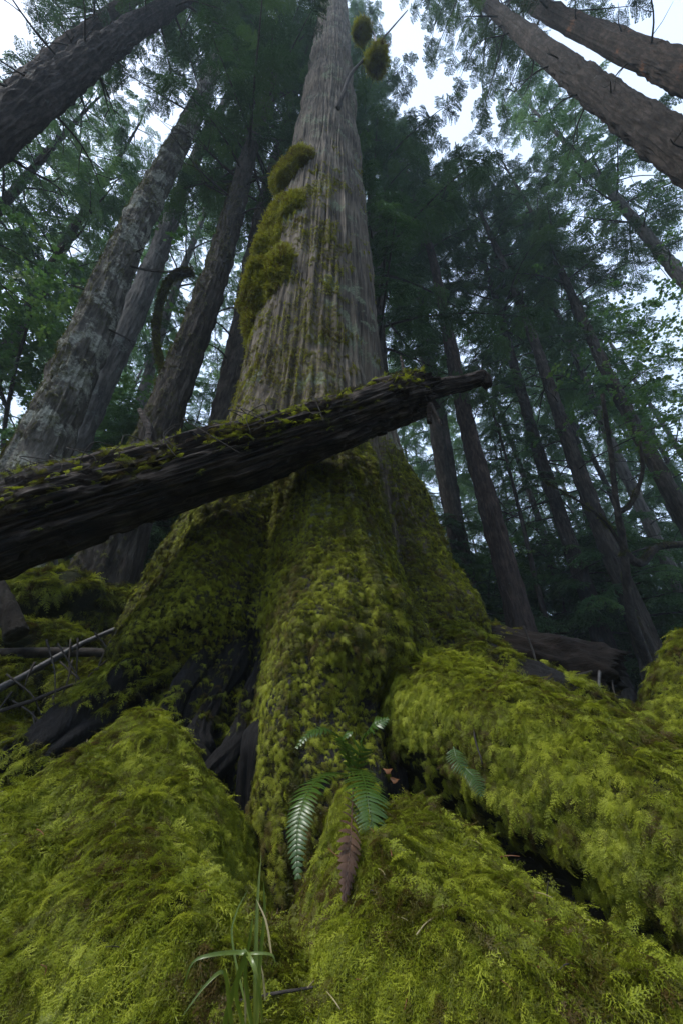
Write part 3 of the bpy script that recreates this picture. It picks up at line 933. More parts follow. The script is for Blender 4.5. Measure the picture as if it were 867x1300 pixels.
# roots and dry strands trailing over the log
for k in range(14):
    px0 = 20 + 28 * k + rng.normal() * 10
    y0_ = np.interp(px0, [0, 300, 545], [604, 527, 478])
    p0 = at_y(px0, y0_ + 4, 1.60); 
    q = catmull([p0, p0 + np.array([rng.normal() * .06, -.10, -.05]), p0 + np.array([rng.normal() * .1, -.11, -.14]), p0 + np.array([rng.normal() * .12, -.10, -.20 - .1 * rng.random()])], 16)
    V, F = sweep(q, 0.0025, 5)
    link('strand', mesh_from('strand', V, F, M['twig']), log)

# ------------------------------------------------------------------ rotten log behind the large root, on the right
rp = catmull([at_y(560, 800, 2.75), at_y(610, 822, 2.50), at_y(700, 843, 2.32), at_y(772, 868, 2.18)], 90)
def rot_disp(TH, SS_, P):
    q = np.stack([np.cos(TH) * 3, np.sin(TH) * 3, SS_ * 4], -1)
    return 1 + 0.55 * (fbm(q * 1.4, 4, 441) - 0.5) - 0.25 * np.clip(.45 - fbm(q * np.array([4, 4, .8]), 3, 443), 0, 1)
Vr, Fr = sweep(rp, np.linspace(.12, .17, 90), 70, rot_disp)
nrot = 90 * 70
Vr[-1] = Vr[-1] - nz(rp[-1] - rp[-2]) * 0.16             # hollow broken end
jj = rng.random(70) * 0.07
Vr[nrot - 70:nrot] += nz(rp[-1] - rp[-2])[None] * jj[:, None]
rlog = thing('rotten_log', tuple(rp[45]), 'rotten dark log with hollow end lying behind the large mossy root', 'log')
me = mesh_from('bole', Vr, Fr, M['rotten'])
th_ = np.concatenate([np.tile(np.linspace(0, 2 * np.pi, 70, endpoint=False), 90), [0, 0]])
set_along(me, np.stack([np.concatenate([np.repeat(np.arange(90) / 60, 70), [0, 1.5]]), np.cos(th_) * .15, np.sin(th_) * .15], 1))
link('bole', me, rlog)
moss_on('moss', Vr, Fr, 3500, lambda P, N: ss(.5, .9, N[:, 2]) * ss(.5, .6, fbm(P * 5, 3, 447)), 0.04, rlog, 'moss_gold')

# ------------------------------------------------------------------ dead sticks and twigs
def stick(name, label, pix, Ys, r0, r1, mat='twig', n=26, parent=None, group=None, cat='stick', seed=0):
    q = catmull([at_y(x, y, Y) for (x, y), Y in zip(pix, Ys)], n)
    V, F = sweep(q, np.linspace(r0, r1, n), 9, lambda TH, SS_, P: 1 + 0.35 * (fbm(P * 22, 3, seed) - 0.5))
    o = link(name, mesh_from(name, V, F, M[mat]), parent)
    if parent is None: tag(o, label, cat, group)
    return o
s1 = stick('dead_stick', 'pale dead stick leaning from the slope up to the left trunk flare', [(-60, 902), (20, 864), (110, 815), (195, 780)], [2.1, 2.15, 2.25, 2.4], .020, .012, 'twig_pale', seed=1)
s2 = stick('dead_stick', 'thick dark dead stick lying level under the pale stick', [(-60, 832), (40, 829), (110, 828), (172, 832)], [2.45, 2.45, 2.45, 2.45], .034, .022, 'twig', seed=2)
s3 = stick('dead_stick', 'thin pale stick on the moss below the crossing sticks', [(-40, 962), (40, 930), (80, 912), (115, 888)], [1.85, 1.95, 2.0, 2.1], .009, .005, 'twig_pale', seed=3)
s4 = stick('dead_stick', 'crooked dark stick rising past the long mossy boulder', [(-30, 912), (40, 890), (100, 868), (160, 866)], [2.0, 2.05, 2.15, 2.3], .010, .006, 'twig', seed=4)
for k in range(30):
    x0, y0 = 5 + rng.random() * 150, 800 + rng.random() * 140
    dx, dy = rng.normal() * 35, 25 + rng.random() * 55
    Y0 = 2.0 + 0.25 * rng.random()
    stick('twig', 'thin dark twig hanging among the dead sticks by the left root', [(x0, y0), (x0 + dx * .5 + rng.normal() * 6, y0 + dy * .5), (x0 + dx, y0 + dy)], [Y0, Y0 - .03, Y0 - .05], .005, .002, 'twig', 12, group='twigs among the dead sticks', cat='twig', seed=10 + k)
st = stick('snag', 'broken leaning stub of dead wood under the low end of the fallen log', [(-8, 735), (8, 770), (22, 806)], [2.35, 2.35, 2.35], .052, .062, 'bark_dark', seed=6, cat='snag')
stick('twig', 'pale bent twig hanging at the hollow end of the rotten log', [(761, 848), (760, 870), (764, 892)], [2.05, 2.03, 2.0], .008, .006, 'twig_pale', 14, cat='twig', seed=31)
stick('twig', 'dark twig lying from the root to the end of the rotten log', [(680, 876), (730, 858), (778, 846)], [2.0, 2.05, 2.1], .008, .005, 'twig', 18, cat='twig', seed=32)
stick('twig', 'slender bowed twig standing in front of the rotten log', [(664, 795), (677, 830), (680, 850), (672, 868)], [2.15, 2.1, 2.05, 2.0], .006, .004, 'twig', 18, cat='twig', seed=33)
stick('twig', 'dark twig standing upright against the far moss hump', [(779, 835), (776, 862), (782, 890)], [2.08, 2.06, 2.0], .006, .003, 'twig', 14, cat='twig', seed=34)
stick('twig', 'curved dark twig half sunk in the moss of the broad mound', [(40, 1242), (85, 1236), (120, 1238), (144, 1250)], [.95, .955, .95, .93], .0035, .0015, 'twig', 18, cat='twig', seed=35)
stick('twig', 'thin dark twig behind the grass tuft', [(290, 1275), (340, 1263), (405, 1252)], [.86, .87, .88], .0028, .0016, 'twig', 16, cat='twig', seed=36)
stick('twig', 'thin dark twig standing on the crest of the broad moss mound', [(130, 940), (127, 960), (132, 982)], [1.46, 1.44, 1.42], .0035, .002, 'twig', 12, cat='twig', seed=37)
stick('twig', 'thin dark twig lying on the mound below the fern', [(445, 1148), (480, 1160), (500, 1172)], [1.05, 1.04, 1.03], .0025, .0015, 'twig', 12, cat='twig', seed=38)
stick('twig', 'thin dark twig draped on the flank of the large root', [(600, 905), (602, 935), (612, 970)], [1.36, 1.33, 1.30], .004, .002, 'twig', 12, cat='twig', seed=39)

# ------------------------------------------------------------------ fallen needles and bits of twig on the moss
def litter_piece(seed):
    r = np.random.default_rng(seed)
    q = catmull([(0, 0, 0), (.5, r.normal() * .08, .05), (1, r.normal() * .1, 0)], 6)
    return sweep(q, np.linspace(.035, .018, 6), 5)
PROTO['litter'] = [proto('litter_shape', litter_piece(k), [M['dry_leaf'], M['twig'], M['grass_dry']][k % 3], True) for k in range(6)]
LP, LN = [], []
for fn_, sd_, (xa, xb, ya, yb), cnt in [(f_left, 201, (-1.1, -.05, .6, 1.5), 150), (f_mid, 211, (-.1, .5, .6, 1.35), 110), (f_right, 231, (1.2, 1.9, 1.6, 2.2), 50)]:
    x_, y_ = xa + (xb - xa) * rng.random(cnt), ya + (yb - ya) * rng.random(cnt)
    p_ = np.stack([x_, y_, 0 * x_], -1)
    LP.append(np.stack([x_, y_, fn_(x_, y_) + (fbm(p_ * 5, 4, sd_) - 0.5) * 0.15 + (fbm(p_ * 11, 3, sd_ + 1) - 0.5) * 0.095 + 0.022], -1))
LP = np.concatenate(LP)
X_ = rng.normal(size=LP.shape) * np.array([1, .8, .45]); X_[:, 2] -= 0.15
lit = scatter('needle_litter', 'litter', LP, X_, np.array([0, 0, 1.0]) + rng.normal(size=LP.shape) * .2, 0.016 + 0.028 * rng.random(len(LP)) ** 2)
lit['label'] = 'fallen needles and bits of twig lying on the moss mounds'; lit['category'] = 'litter'

# ------------------------------------------------------------------ ferns
def frond_geo(path, width, npin, droop=0.25, fold=0.0, up_hint=(0, -0.5, 1.0), seed=0, taper0=0.55):
    r = np.random.default_rng(seed)
    n = len(path)
    T = nz(np.gradient(path, axis=0))
    uh = nz(np.array(up_hint, float))
    parts = [sweep(path, np.linspace(.0022, .0008, n), 5)]
    V, F = [], []
    for i in range(npin):
        s = 0.10 + 0.88 * i / (npin - 1)
        f = s * (n - 1); a = int(min(f, n - 2)); c = path[a] + (path[a + 1] - path[a]) * (f - a)
        t = T[a]
        side = nz(np.cross(t, uh)); nr = np.cross(side, t)
        prof = min(1, taper0 + s * 1.6) * (1 - max(0, (s - 0.45) / 0.57) ** 1.6)
        for sd in (-1, 1):
            l = width * prof * (0.9 + 0.2 * r.random()) + 0.004
            d = nz(side * sd * 0.93 + t * 0.30 + nr * (0.12 + r.normal() * 0.07 - fold))
            w = min(0.42 * np.linalg.norm(path[-1] - path[0]) / npin, .0075) * (0.9 + 0.2 * r.random())
            ks = [0, .12, .45, .8, 1.0]; ws = [.35, .95, .85, .5, .02]
            k0 = len(V)
            for q, ww in zip(ks, ws):
                p = c + d * l * q - nr * droop * l * q * q + t * 0.12 * l * q * q
                V.append(p - t * w * ww); V.append(p + nr * 0.0012 * (1 - q)); V.append(p + t * w * ww)
            for j in range(4):
                b = k0 + 3 * j
                F += [(b, b + 1, b + 4, b + 3), (b + 1, b + 2, b + 5, b + 4)]
    parts.append((np.array(V), np.array(F)))
    return join_geo(parts)
fern = thing('sword_fern', tuple(at_y(448, 985, 1.40)), 'dark green sword fern with drooping fronds below the trunk foot', 'fern')
for k, (pix, Ys, w, npin, uh) in enumerate([
        ([(446, 985), (418, 982), (392, 1004), (378, 1050), (378, 1118)], [1.40, 1.33, 1.27, 1.22, 1.18], .046, 30, (-.35, -.8, .6)),
        ([(450, 985), (456, 978), (464, 1000), (469, 1035), (470, 1072)], [1.40, 1.34, 1.28, 1.23, 1.20], .062, 24, (.15, -.85, .55)),
        ([(446, 985), (440, 950), (420, 928), (395, 930), (376, 950)], [1.42, 1.40, 1.38, 1.36, 1.34], .034, 18, (-.1, -.5, .8)),
        ([(452, 985), (458, 945), (472, 922), (492, 912)], [1.42, 1.42, 1.42, 1.42], .050, 14, (.1, -.6, .8)),
        ([(446, 985), (440, 955), (434, 938), (446, 930)], [1.42, 1.39, 1.36, 1.34], .030, 12, (0, -.7, .7))]):
    pth = catmull([at_y(x, y, Y - 0.09 * min(1, j / 2)) for j, ((x, y), Y) in enumerate(zip(pix, Ys))], 40)
    V, F = frond_geo(pth, w * 0.84, int(npin * 1.15), up_hint=uh, seed=k)
    link('frond', mesh_from('frond', V, F, M['fern']), fern)
for k, (pix, Ys, w) in enumerate([([(448, 1000), (446, 1045), (443, 1090), (437, 1142)], [1.30, 1.16, 1.11, 1.07], .022)]):
    pth = catmull([at_y(x, y, Y - 0.15 * min(1, j)) for j, ((x, y), Y) in enumerate(zip(pix, Ys))], 36)
    V, F = frond_geo(pth, w, 15, droop=0.35, fold=-0.1, up_hint=(.3, -.9, .2), seed=40 + k, taper0=.9)
    o = link('frond', mesh_from('frond', V, F, M['fern_dead']), fern); o['label'] = 'withered brown frond hanging down'
f2 = thing('fern_sprig', tuple(at_y(580, 958, 1.36)), 'small fern sprig growing from the flank of the large mossy root', 'fern')
for k, (pix, Ys, w) in enumerate([([(575, 948), (580, 965), (592, 985)], [1.32, 1.30, 1.29], .024), ([(590, 975), (602, 988), (611, 1010)], [1.29, 1.27, 1.26], .022)]):
    pth = catmull([at_y(x, y, Y - 0.10) for (x, y), Y in zip(pix, Ys)], 24)
    V, F = frond_geo(pth, w, 13, up_hint=(0, -.8, .6), seed=60 + k)
    link('frond', mesh_from('frond', V, F, M['fern']), f2)
# dry leaf beside the fern
for k, (x, y) in enumerate([(492, 978), (501, 990)]):
    c = at_y(x, y, 1.33)
    th_ = np.linspace(0, 2 * np.pi, 12, endpoint=False)
    V = np.vstack([c, c + np.stack([np.cos(th_) * .012 * (1 + .3 * np.sin(3 * th_)), np.sin(th_) * .005 - .004, np.sin(th_) * .006 + .003 * np.cos(2 * th_ + k)], 1)])
    F = np.array([(0, 1 + j, 1 + (j + 1) % 12) for j in range(12)])
    o = link('dry_leaf', mesh_from('dry_leaf', V, F, M['dry_leaf']))
    o.modifiers.new('thickness', 'SOLIDIFY').thickness = 0.001
    tag(o, 'small rust-coloured dead leaf caught beside the fern', 'leaf', 'dead leaves beside the fern')

# ------------------------------------------------------------------ grass tuft
gt = thing('grass_tuft', tuple(at_y(325, 1296, .82)), 'tuft of long green grass blades growing from the moss', 'grass')
def blade(pix, Ys, w, mat, curl=0.0):
    q = catmull([at_y(x, y, Y) for (x, y), Y in zip(pix, Ys)], 24)
    T = nz(np.gradient(q, axis=0))
    view = nz(-q)
    S = nz(np.cross(T, view + np.array([curl, 0, 0.3])))
    Nn = np.cross(S, T)
    s = np.linspace(0, 1, 24)
    ww = 0.72 * w * np.minimum(1, 0.6 + s * 2) * (1 - s ** 3) + 0.0002
    V = np.stack([q - S * ww[:, None], q + Nn * ww[:, None] * -0.35, q + S * ww[:, None]], 1).reshape(-1, 3)
    F = np.concatenate([grid_faces(3, 24)])
    link('blade', mesh_from('blade', V, F, M[mat]), gt)
base = (325, 1330)
for pix, Ys, w, mt in [
        ([base, (325, 1240), (327, 1150), (332, 1082)], [.80, .81, .82, .83], .0040, 'grass'),
        ([base, (330, 1230), (336, 1160), (335, 1120)], [.80, .80, .80, .80], .0036, 'grass'),
        ([base, (312, 1240), (318, 1190), (322, 1158)], [.80, .78, .77, .77], .0030, 'grass'),
        ([(320, 1330), (300, 1262), (312, 1215), (304, 1209), (270, 1212), (245, 1222), (232, 1258)], [.80, .75, .73, .73, .72, .72, .72], .0034, 'grass'),
        ([(300, 1340), (292, 1280), (285, 1235), (262, 1250), (232, 1290)], [.80, .76, .74, .73, .72], .0030, 'grass'),
        ([(280, 1345), (288, 1290), (302, 1240), (310, 1212)], [.80, .77, .75, .74], .0042, 'grass'),
        ([(310, 1205), (322, 1225), (330, 1260), (334, 1310)], [.74, .72, .72, .73], .0034, 'grass'),
        ([(305, 1212), (325, 1210), (345, 1212), (350, 1222)], [.74, .73, .73, .73], .0018, 'grass'),
        ([(345, 1212), (338, 1170), (326, 1142)], [.77, .78, .79], .0016, 'grass_dry'),
        ([(312, 1300), (312, 1260), (310, 1225)], [.80, .79, .78], .0016, 'grass_dry'),
        ([(337, 1270), (335, 1245), (332, 1225)], [.80, .79, .79], .0016, 'grass_dry'),
        ([base, (296, 1200), (300, 1160), (315, 1130)], [.80, .83, .84, .85], .0018, 'grass')]:
    blade(pix, Ys, w, mt)

# ------------------------------------------------------------------ branch with two moss balls, high on the giant stem
br = catmull([at_y(428, 140, 2.25), at_y(436, 118, 2.15), at_y(447, 92, 2.1), at_y(474, 62, 2.1), at_y(517, 13, 2.1)], 40)
V, F = sweep(br, np.linspace(.045, .014, 40), 10, lambda TH, SS_, P: 1 + .5 * (fbm(P * 5, 3, 3) - .5))
bo = link('branch', mesh_from('branch', V, F, M['twig']), giant)
V, F = sweep(catmull([at_y(478, 58, 2.1), at_y(474, 42, 2.1), at_y(466, 36, 2.1)], 14), np.linspace(.035, .02, 14), 8)
link('side_branch', mesh_from('side_branch', V, F, M['twig_pale']), bo)
for (x, y, r_) in [(479, 77, .20), (459, 40, .17)]:
    c = at_y(x, y, 2.1)
    U, Vv = np.meshgrid(np.linspace(0, 2 * np.pi, 30, endpoint=False), np.linspace(-np.pi / 2, np.pi / 2, 18))
    dr = np.stack([np.cos(Vv) * np.cos(U), np.cos(Vv) * np.sin(U), np.sin(Vv)], -1)
    W = (c + dr * (r_ * (0.6 + 1.1 * (fbm(dr * 1.5 + x, 3, 88) - .5)))[..., None] * np.array([1, 1, 1.25])).reshape(-1, 3)
    Fq = outward(W, grid_faces(30, 18, True))
    o = link('moss_ball', mesh_from('moss_ball', W, Fq, M['under']), bo)
    P, N_ = sample(W, Fq, 800)
    out = nz(P - c)
    X = nz(out * (.5 + .6 * rng.random((len(P), 1))) + rng.normal(size=P.shape) * .45 + np.array([0, 0, -.6]))
    scatter('moss', 'moss_gold', P, X, out + rng.normal(size=P.shape) * .3, 0.13 * (0.5 + 1.0 * rng.random(len(P))), o)

# ------------------------------------------------------------------ the other trees
def crown_points(axis_fn, hs_, L_fn, droop, dens, n_side_len):
    """returns branch tubes and bough placements for whorled drooping conifer branches"""
    tubes, P, X, Z, S = [], [], [], [], []
    az = rng.random() * 6.28
    up = np.array([0, 0, 1.0])
    for h in hs_:
        az += 2.4 + rng.normal() * 0.4
        L_ = L_fn(h) * (0.65 + 0.6 * rng.random())
        if L_ < 0.25: continue
        d = np.array([math.cos(az), math.sin(az), 0])
        c, r0 = axis_fn(h)
        rise, dr = rng.normal() * 0.12 + 0.12, droop * (0.7 + 0.6 * rng.random())
        sb = rng.normal() * 0.15
        side = np.array([-d[1], d[0], 0])
        def bp(s): return c + d * L_ * s + up * L_ * (rise * s - dr * s * s) + side * L_ * sb * s * s
        ns = 7
        path = np.array([bp(s) for s in np.linspace(0, 1, ns)])
        tubes.append(sweep(path, np.linspace(0.010 * L_ + 0.010, 0.005, ns), 4, caps=False))
        m = max(3, int(L_ * dens))
        for k in range(m):
            s = 0.14 + 0.86 * (k + rng.random() * 0.8) / m
            p = bp(s); t = nz(bp(s + .02) - bp(s - .02))
            sd = 1 if k % 2 else -1
            a = R(48 + rng.normal() * 14)
            x = t * math.cos(a) + side * sd * math.sin(a) + up * (rng.normal() * 0.12 - 0.16)
            P.append(p); X.append(x); Z.append(up + rng.normal(size=3) * 0.22)
            S.append((0.42 + n_side_len * L_ * (1.05 - s)) * (0.75 + 0.5 * rng.random()))
        P.append(bp(0.88)); X.append(bp(1) - bp(.9)); Z.append(up); S.append(0.55 + 0.1 * L_)
    return tubes, np.array(P), np.array(X), np.array(Z), np.array(S)

def conifer(name, label, low, high, t, dia, bark='bark_brown', top=32.0, crown=None, kind='conifer', dead=0, moss=None, group=None, nu=64, flare=0.7, dead_len=0.8, lean_back=0.0):
    """trunk through two photo points; crown = (start height, end height, branches, branch length, droop)"""
    a = at_t(low[0], low[1], t)
    d = ray(*high)
    k = (a[0] * d[0] + a[1] * d[1]) / (d[0] ** 2 + d[1] ** 2)
    b = d * k
    slope = (b[:2] - a[:2]) / (b[2] - a[2])
    gz = float(terrain(a[0], a[1]))
    for _ in range(3):
        g = a[:2] + slope * (gz - a[2]); gz = float(terrain(g[0], g[1]))
    base = np.array([g[0], g[1], gz])
    H = top
    def axis(h):
        f = min(1.0, h / H)
        rr_ = dia / 2 * (1.04 - 0.95 * f ** 1.15)
        sw = 0.10 * math.sin(h * 0.35 + base[0] * 3) * min(1, h / 6)
        return np.array([base[0] + slope[0] * h + sw, base[1] + slope[1] * h, gz + h]), rr_
    obj = thing(name, tuple(base), label, 'tree', group)
    hh = np.concatenate([np.linspace(-0.3, 12, 110), np.linspace(12, H, 40)[1:]])
    ths = np.linspace(0, 2 * np.pi, nu, endpoint=False)
    C = np.array([axis(max(h, 0))[0] if h >= 0 else axis(0)[0] + np.array([0, 0, h]) for h in hh])
    Rr = np.array([axis(max(0, h))[1] for h in hh])
    TH, HH = np.meshgrid(ths, hh)
    pcs = np.stack([np.cos(TH), np.sin(TH), 0 * TH], -1)
    sd = int(abs(base[0] * 100)) % 97
    ridge = fbm(pcs * 6.5 + np.stack([0 * HH, 0 * HH, HH * 1.9], -1), 4, sd)
    rad_ = Rr[:, None] * (1 + flare * np.exp(-np.maximum(HH, 0) / 0.7) * (1 + 0.35 * np.sin(TH * 4 + sd))) + (np.abs(ridge - 0.5) * 2 - 0.3) * 0.20 * dia + 0.05 * dia * (fbm(pcs * 1.2 + np.stack([0 * HH, 0 * HH, HH * .5], -1), 2, sd + 5) - .5)
    V = np.stack([C[:, 0][:, None] + rad_ * np.cos(TH), C[:, 1][:, None] + rad_ * np.sin(TH), HH + gz], -1).reshape(-1, 3)
    F = outward(V, grid_faces(nu, len(hh), True))
    link('trunk', mesh_from('trunk', V, F, M[bark]), obj)
    tubes = []
    if crown:
        h0, h1, nb, L_, dr = crown[:5]
        dens = crown[5] if len(crown) > 5 else 5.0
        hs_ = h0 + (h1 - h0) * (np.arange(nb) + rng.random(nb)) / nb
        L_fn = lambda h: L_ * (0.25 + 0.75 * (1 - (h - h0) / max(1e-3, (H * 1.0 - h0))) ** 0.8) * min(1, 0.5 + (h - h0) / 2.0)
        tb, P, X, Z, S = crown_points(axis, hs_, L_fn, dr, dens, 0.16)
        tubes += tb
        scatter('crown', kind, P, X, Z, S, obj)
    for k_ in range(dead):
        h = 2.0 + rng.random() * ((crown[0] if crown else 12) + 3)
        az = rng.random() * 6.28
        c, r0 = axis(h)
        L_ = dead_len * (0.5 + rng.random())
        d_ = np.array([math.cos(az), math.sin(az), 0.0])
        pth = np.array([c + d_ * (L_ * s) + np.array([0, 0, L_ * (0.10 * s - 0.35 * s * s)]) + np.array([-d_[1], d_[0], 0]) * 0.05 * L_ * math.sin(s * 5 + h) for s in np.linspace(0, 1, 8)])
        tubes.append(sweep(pth, np.linspace(.022, .005, 8), 5, caps=False))
        for q in range(3):
            s0 = pth[2 + q * 2 if q < 3 else 6]
            e = nz(d_ + np.array([-d_[1], d_[0], 0]) * rng.normal() + np.array([0, 0, rng.normal() * .4 - .3])) * L_ * .35
            tubes.append(sweep(np.array([s0, s0 + e * .5 + rng.normal(size=3) * .03, s0 + e]), [.008, .006, .003], 4, caps=False))
    if tubes:
        link('branches', mesh_from('branches', *join_geo(tubes), M['twig']), obj, 'stuff')
    if moss:
        side, width, hmax, cnt, size, mk = moss
        Fs = F[(V[F[:, 0], 2] < gz + hmax)]
        def w(P, N):
            dd = (np.degrees(np.arctan2(N[:, 1], N[:, 0])) - side + 180) % 360 - 180
            nn = fbm(P * 2.5, 3, 500 + sd)
            return ss(width, width * 0.55, np.abs(dd) + (nn - .5) * 110) * ss(.30, .5, nn + .1)
        moss_on('moss', V, Fs, cnt, w, size, obj, mk, hang=0.9)
    return obj

def upright(name, label, foot, Hh):
    foot = np.array(foot, float)
    o = thing(name, tuple(foot), label, 'tree', 'added sky-blocking conifers around the viewpoint')
    def axis(h): return foot + np.array([0, 0, h]), .25 * (1.03 - h / Hh)
    hh = np.linspace(-.3, Hh, 40)
    V, F = sweep(np.array([foot + np.array([0.05 * math.sin(h), 0, h]) for h in hh]), .27 * (1.03 - np.clip(hh, 0, Hh) / Hh), 14)
    link('trunk', mesh_from('trunk', V, F, M['bark_brown']), o)
    h0 = 1.8
    hs_ = h0 + (Hh - h0) * (np.arange(70) + rng.random(70)) / 70
    tb, P, X, Z, S = crown_points(axis, hs_, lambda h: 2.9 * (1.05 - (h - h0) / (Hh - h0)) ** .8, .35, 3.5, 0.18)
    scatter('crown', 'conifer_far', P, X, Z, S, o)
    link('branches', mesh_from('branches', *join_geo(tb), M['twig']), o, 'stuff')
# left side
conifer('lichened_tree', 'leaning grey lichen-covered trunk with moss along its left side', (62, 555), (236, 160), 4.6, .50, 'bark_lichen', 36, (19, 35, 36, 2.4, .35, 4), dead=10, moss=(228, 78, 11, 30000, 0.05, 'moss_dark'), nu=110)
conifer('grey_conifer', 'slender pale grey trunk standing just behind the lichened trunk', (150, 430), (247, 215), 8.0, .48, 'bark_grey', 34, (21, 33, 24, 2.2, .35, 4), dead=8)
conifer('dark_conifer', 'dark trunk with mossy flank and drooping mossy limbs beside the giant stem', (215, 500), (318, 200), 5.2, .44, 'bark_dark', 34, (9.5, 33, 64, 2.5, .40, 4.2), dead=12, moss=(222, 80, 9, 18000, 0.05, 'moss_dark'), nu=80, dead_len=1.3)
conifer('dark_conifer', 'narrow dark trunk between the drooping-limbed tree and the giant stem', (290, 490), (345, 240), 6.6, .42, 'bark_dark', 34, (10.5, 33, 58, 2.5, .40, 4.2), dead=12)
conifer('brown_conifer', 'thick brown trunk beside the clearing, with grey ridged bark and bare twigs', (20, 150), (200, 20), 5.0, .50, 'bark_brown', 36, (14, 34, 48, 2.5, .4, 4), dead=30, nu=100)
conifer('brown_conifer', 'reddish brown trunk half hidden behind the thick brown trunk', (40, 105), (140, 22), 8.5, .52, 'bark_red', 36, (13, 34, 60, 2.6, .4, 4), dead=14)
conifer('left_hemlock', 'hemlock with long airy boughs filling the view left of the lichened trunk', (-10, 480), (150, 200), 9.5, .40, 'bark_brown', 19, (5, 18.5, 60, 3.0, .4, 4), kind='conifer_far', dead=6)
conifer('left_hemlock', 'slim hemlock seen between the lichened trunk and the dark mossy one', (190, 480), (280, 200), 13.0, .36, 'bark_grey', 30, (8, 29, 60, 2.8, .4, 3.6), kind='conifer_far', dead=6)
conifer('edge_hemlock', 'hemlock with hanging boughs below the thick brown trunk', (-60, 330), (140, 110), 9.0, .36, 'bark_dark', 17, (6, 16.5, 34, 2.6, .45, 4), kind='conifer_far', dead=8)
# right side
conifer('tall_conifer', 'thick rough-barked trunk with a small moss tuft, twin of the orange-patched trunk', (867, 190), (608, 2), 5.4, .55, 'bark_brown', 40, (17, 39, 42, 2.3, .4, 3.5), dead=18, nu=90)
conifer('tall_conifer', 'thick rough trunk with orange patched bark next to its twin', (867, 95), (668, 0), 7.0, .60, 'bark_orange', 42, (17, 40, 42, 2.3, .4, 3.5), dead=18, nu=90)
conifer('pale_conifer', 'slim pale trunk with sparse boughs below the two thick rough trunks', (862, 345), (724, 190), 11.0, .40, 'bark_grey', 30, (13, 29, 55, 2.6, .25, 4), kind='conifer_far', dead=22, dead_len=1.6)
conifer('leaning_conifer', 'dark slim trunk rising among bright leaves on the right edge', (850, 620), (705, 335), 9.0, .36, 'bark_dark', 24, (11, 23, 36, 2.4, .35, 4), dead=10)
conifer('red_conifer', 'straight reddish brown trunk standing clear beside the rotten log', (655, 770), (548, 340), 7.2, .42, 'bark_red', 27, (14, 26.5, 50, 2.6, .4), dead=8)
conifer('hazy_conifer', 'dim brown trunk behind and beside the straight reddish one', (600, 760), (534, 400), 11.0, .40, 'bark_brown', 29, (14, 28, 36, 2.5, .4, 4), dead=10)
conifer('bare_conifer', 'dark trunk with many bare whorled lower branches', (765, 815), (642, 430), 8.2, .34, 'bark_brown', 24, (10, 23, 48, 2.6, .35, 4), dead=34, dead_len=1.7)
conifer('heavy_conifer', 'thicker dark trunk next to the bare-branched one', (825, 825), (692, 480), 7.4, .36, 'bark_dark', 26, (12, 25, 36, 2.5, .35, 4), dead=20, dead_len=1.4)
conifer('slim_conifer', 'thin pale trunk behind the crooked maple', (867, 752), (836, 685), 9.0, .28, 'bark_grey', 22, (7, 21, 55, 2.2, .3), kind='conifer_far', dead=8)
conifer('sapling_stem', 'very thin bare stem between the reddish trunk and the bare-branched trunk', (692, 790), (640, 590), 8.6, .12, 'bark_dark', 11, (4.5, 10.8, 30, 1.3, .3), dead=5)
conifer('screen_hemlock', 'hemlock with dense dark boughs close behind the giant stem', (492, 560), (466, 200), 8.0, .42, 'bark_dark', 56, (6.5, 46, 125, 3.0, .45, 4.2), dead=0)
conifer('tall_hemlock', 'hemlock with dark feathery crown between the giant stem and the bright gap', (560, 560), (500, 230), 12.5, .46, 'bark_dark', 40, (11, 39, 85, 2.8, .45, 4), dead=0)
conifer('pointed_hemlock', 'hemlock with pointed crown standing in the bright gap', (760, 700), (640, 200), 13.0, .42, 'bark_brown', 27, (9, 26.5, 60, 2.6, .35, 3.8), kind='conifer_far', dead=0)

# farther trees, only their boughs and thin trunks can be seen
far_group = 'distant conifers filling the forest behind'
spots = []
for px_, t_ in [(20, 15), (90, 19), (-60, 12), (170, 16), (250, 14), (300, 20), (60, 26), (210, 25), (510, 18), (575, 16), (620, 22), (690, 17), (740, 24), (800, 15), (870, 20), (930, 13), (545, 28), (660, 30), (830, 29), (120, 33), (360, 24), (0, 38), (780, 38), (600, 38), (900, 34), (530, 22), (590, 26), (640, 17), (715, 21), (770, 19), (845, 24), (910, 17), (700, 32), (40, 21), (140, 23), (260, 30)]:
    spots.append((px_, t_))
for i, (px_, t_) in enumerate(spots):
    lo = (px_, 690.0)
    hi = (433 + (px_ - 433) * 0.55, 320.0)
    Hh = 17 + 9 * rng.random() + t_ * 0.12
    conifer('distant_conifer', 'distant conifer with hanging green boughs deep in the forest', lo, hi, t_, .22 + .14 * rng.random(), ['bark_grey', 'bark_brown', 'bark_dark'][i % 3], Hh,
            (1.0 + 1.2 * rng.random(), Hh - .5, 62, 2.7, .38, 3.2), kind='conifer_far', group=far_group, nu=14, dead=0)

for i, (x_, y_, Hh) in enumerate([(3.6, -4.6, 24), (7.2, -1.4, 25), (0.6, -10, 24), (7, -8, 26)]):
    gz_ = float(terrain(x_, y_))
    # built upright from its own foot; unseen, added to block low sky light
    upright('sky_blocking_conifer', 'unseen conifer added behind the viewpoint to block low sky light', (x_, y_, gz_), Hh)

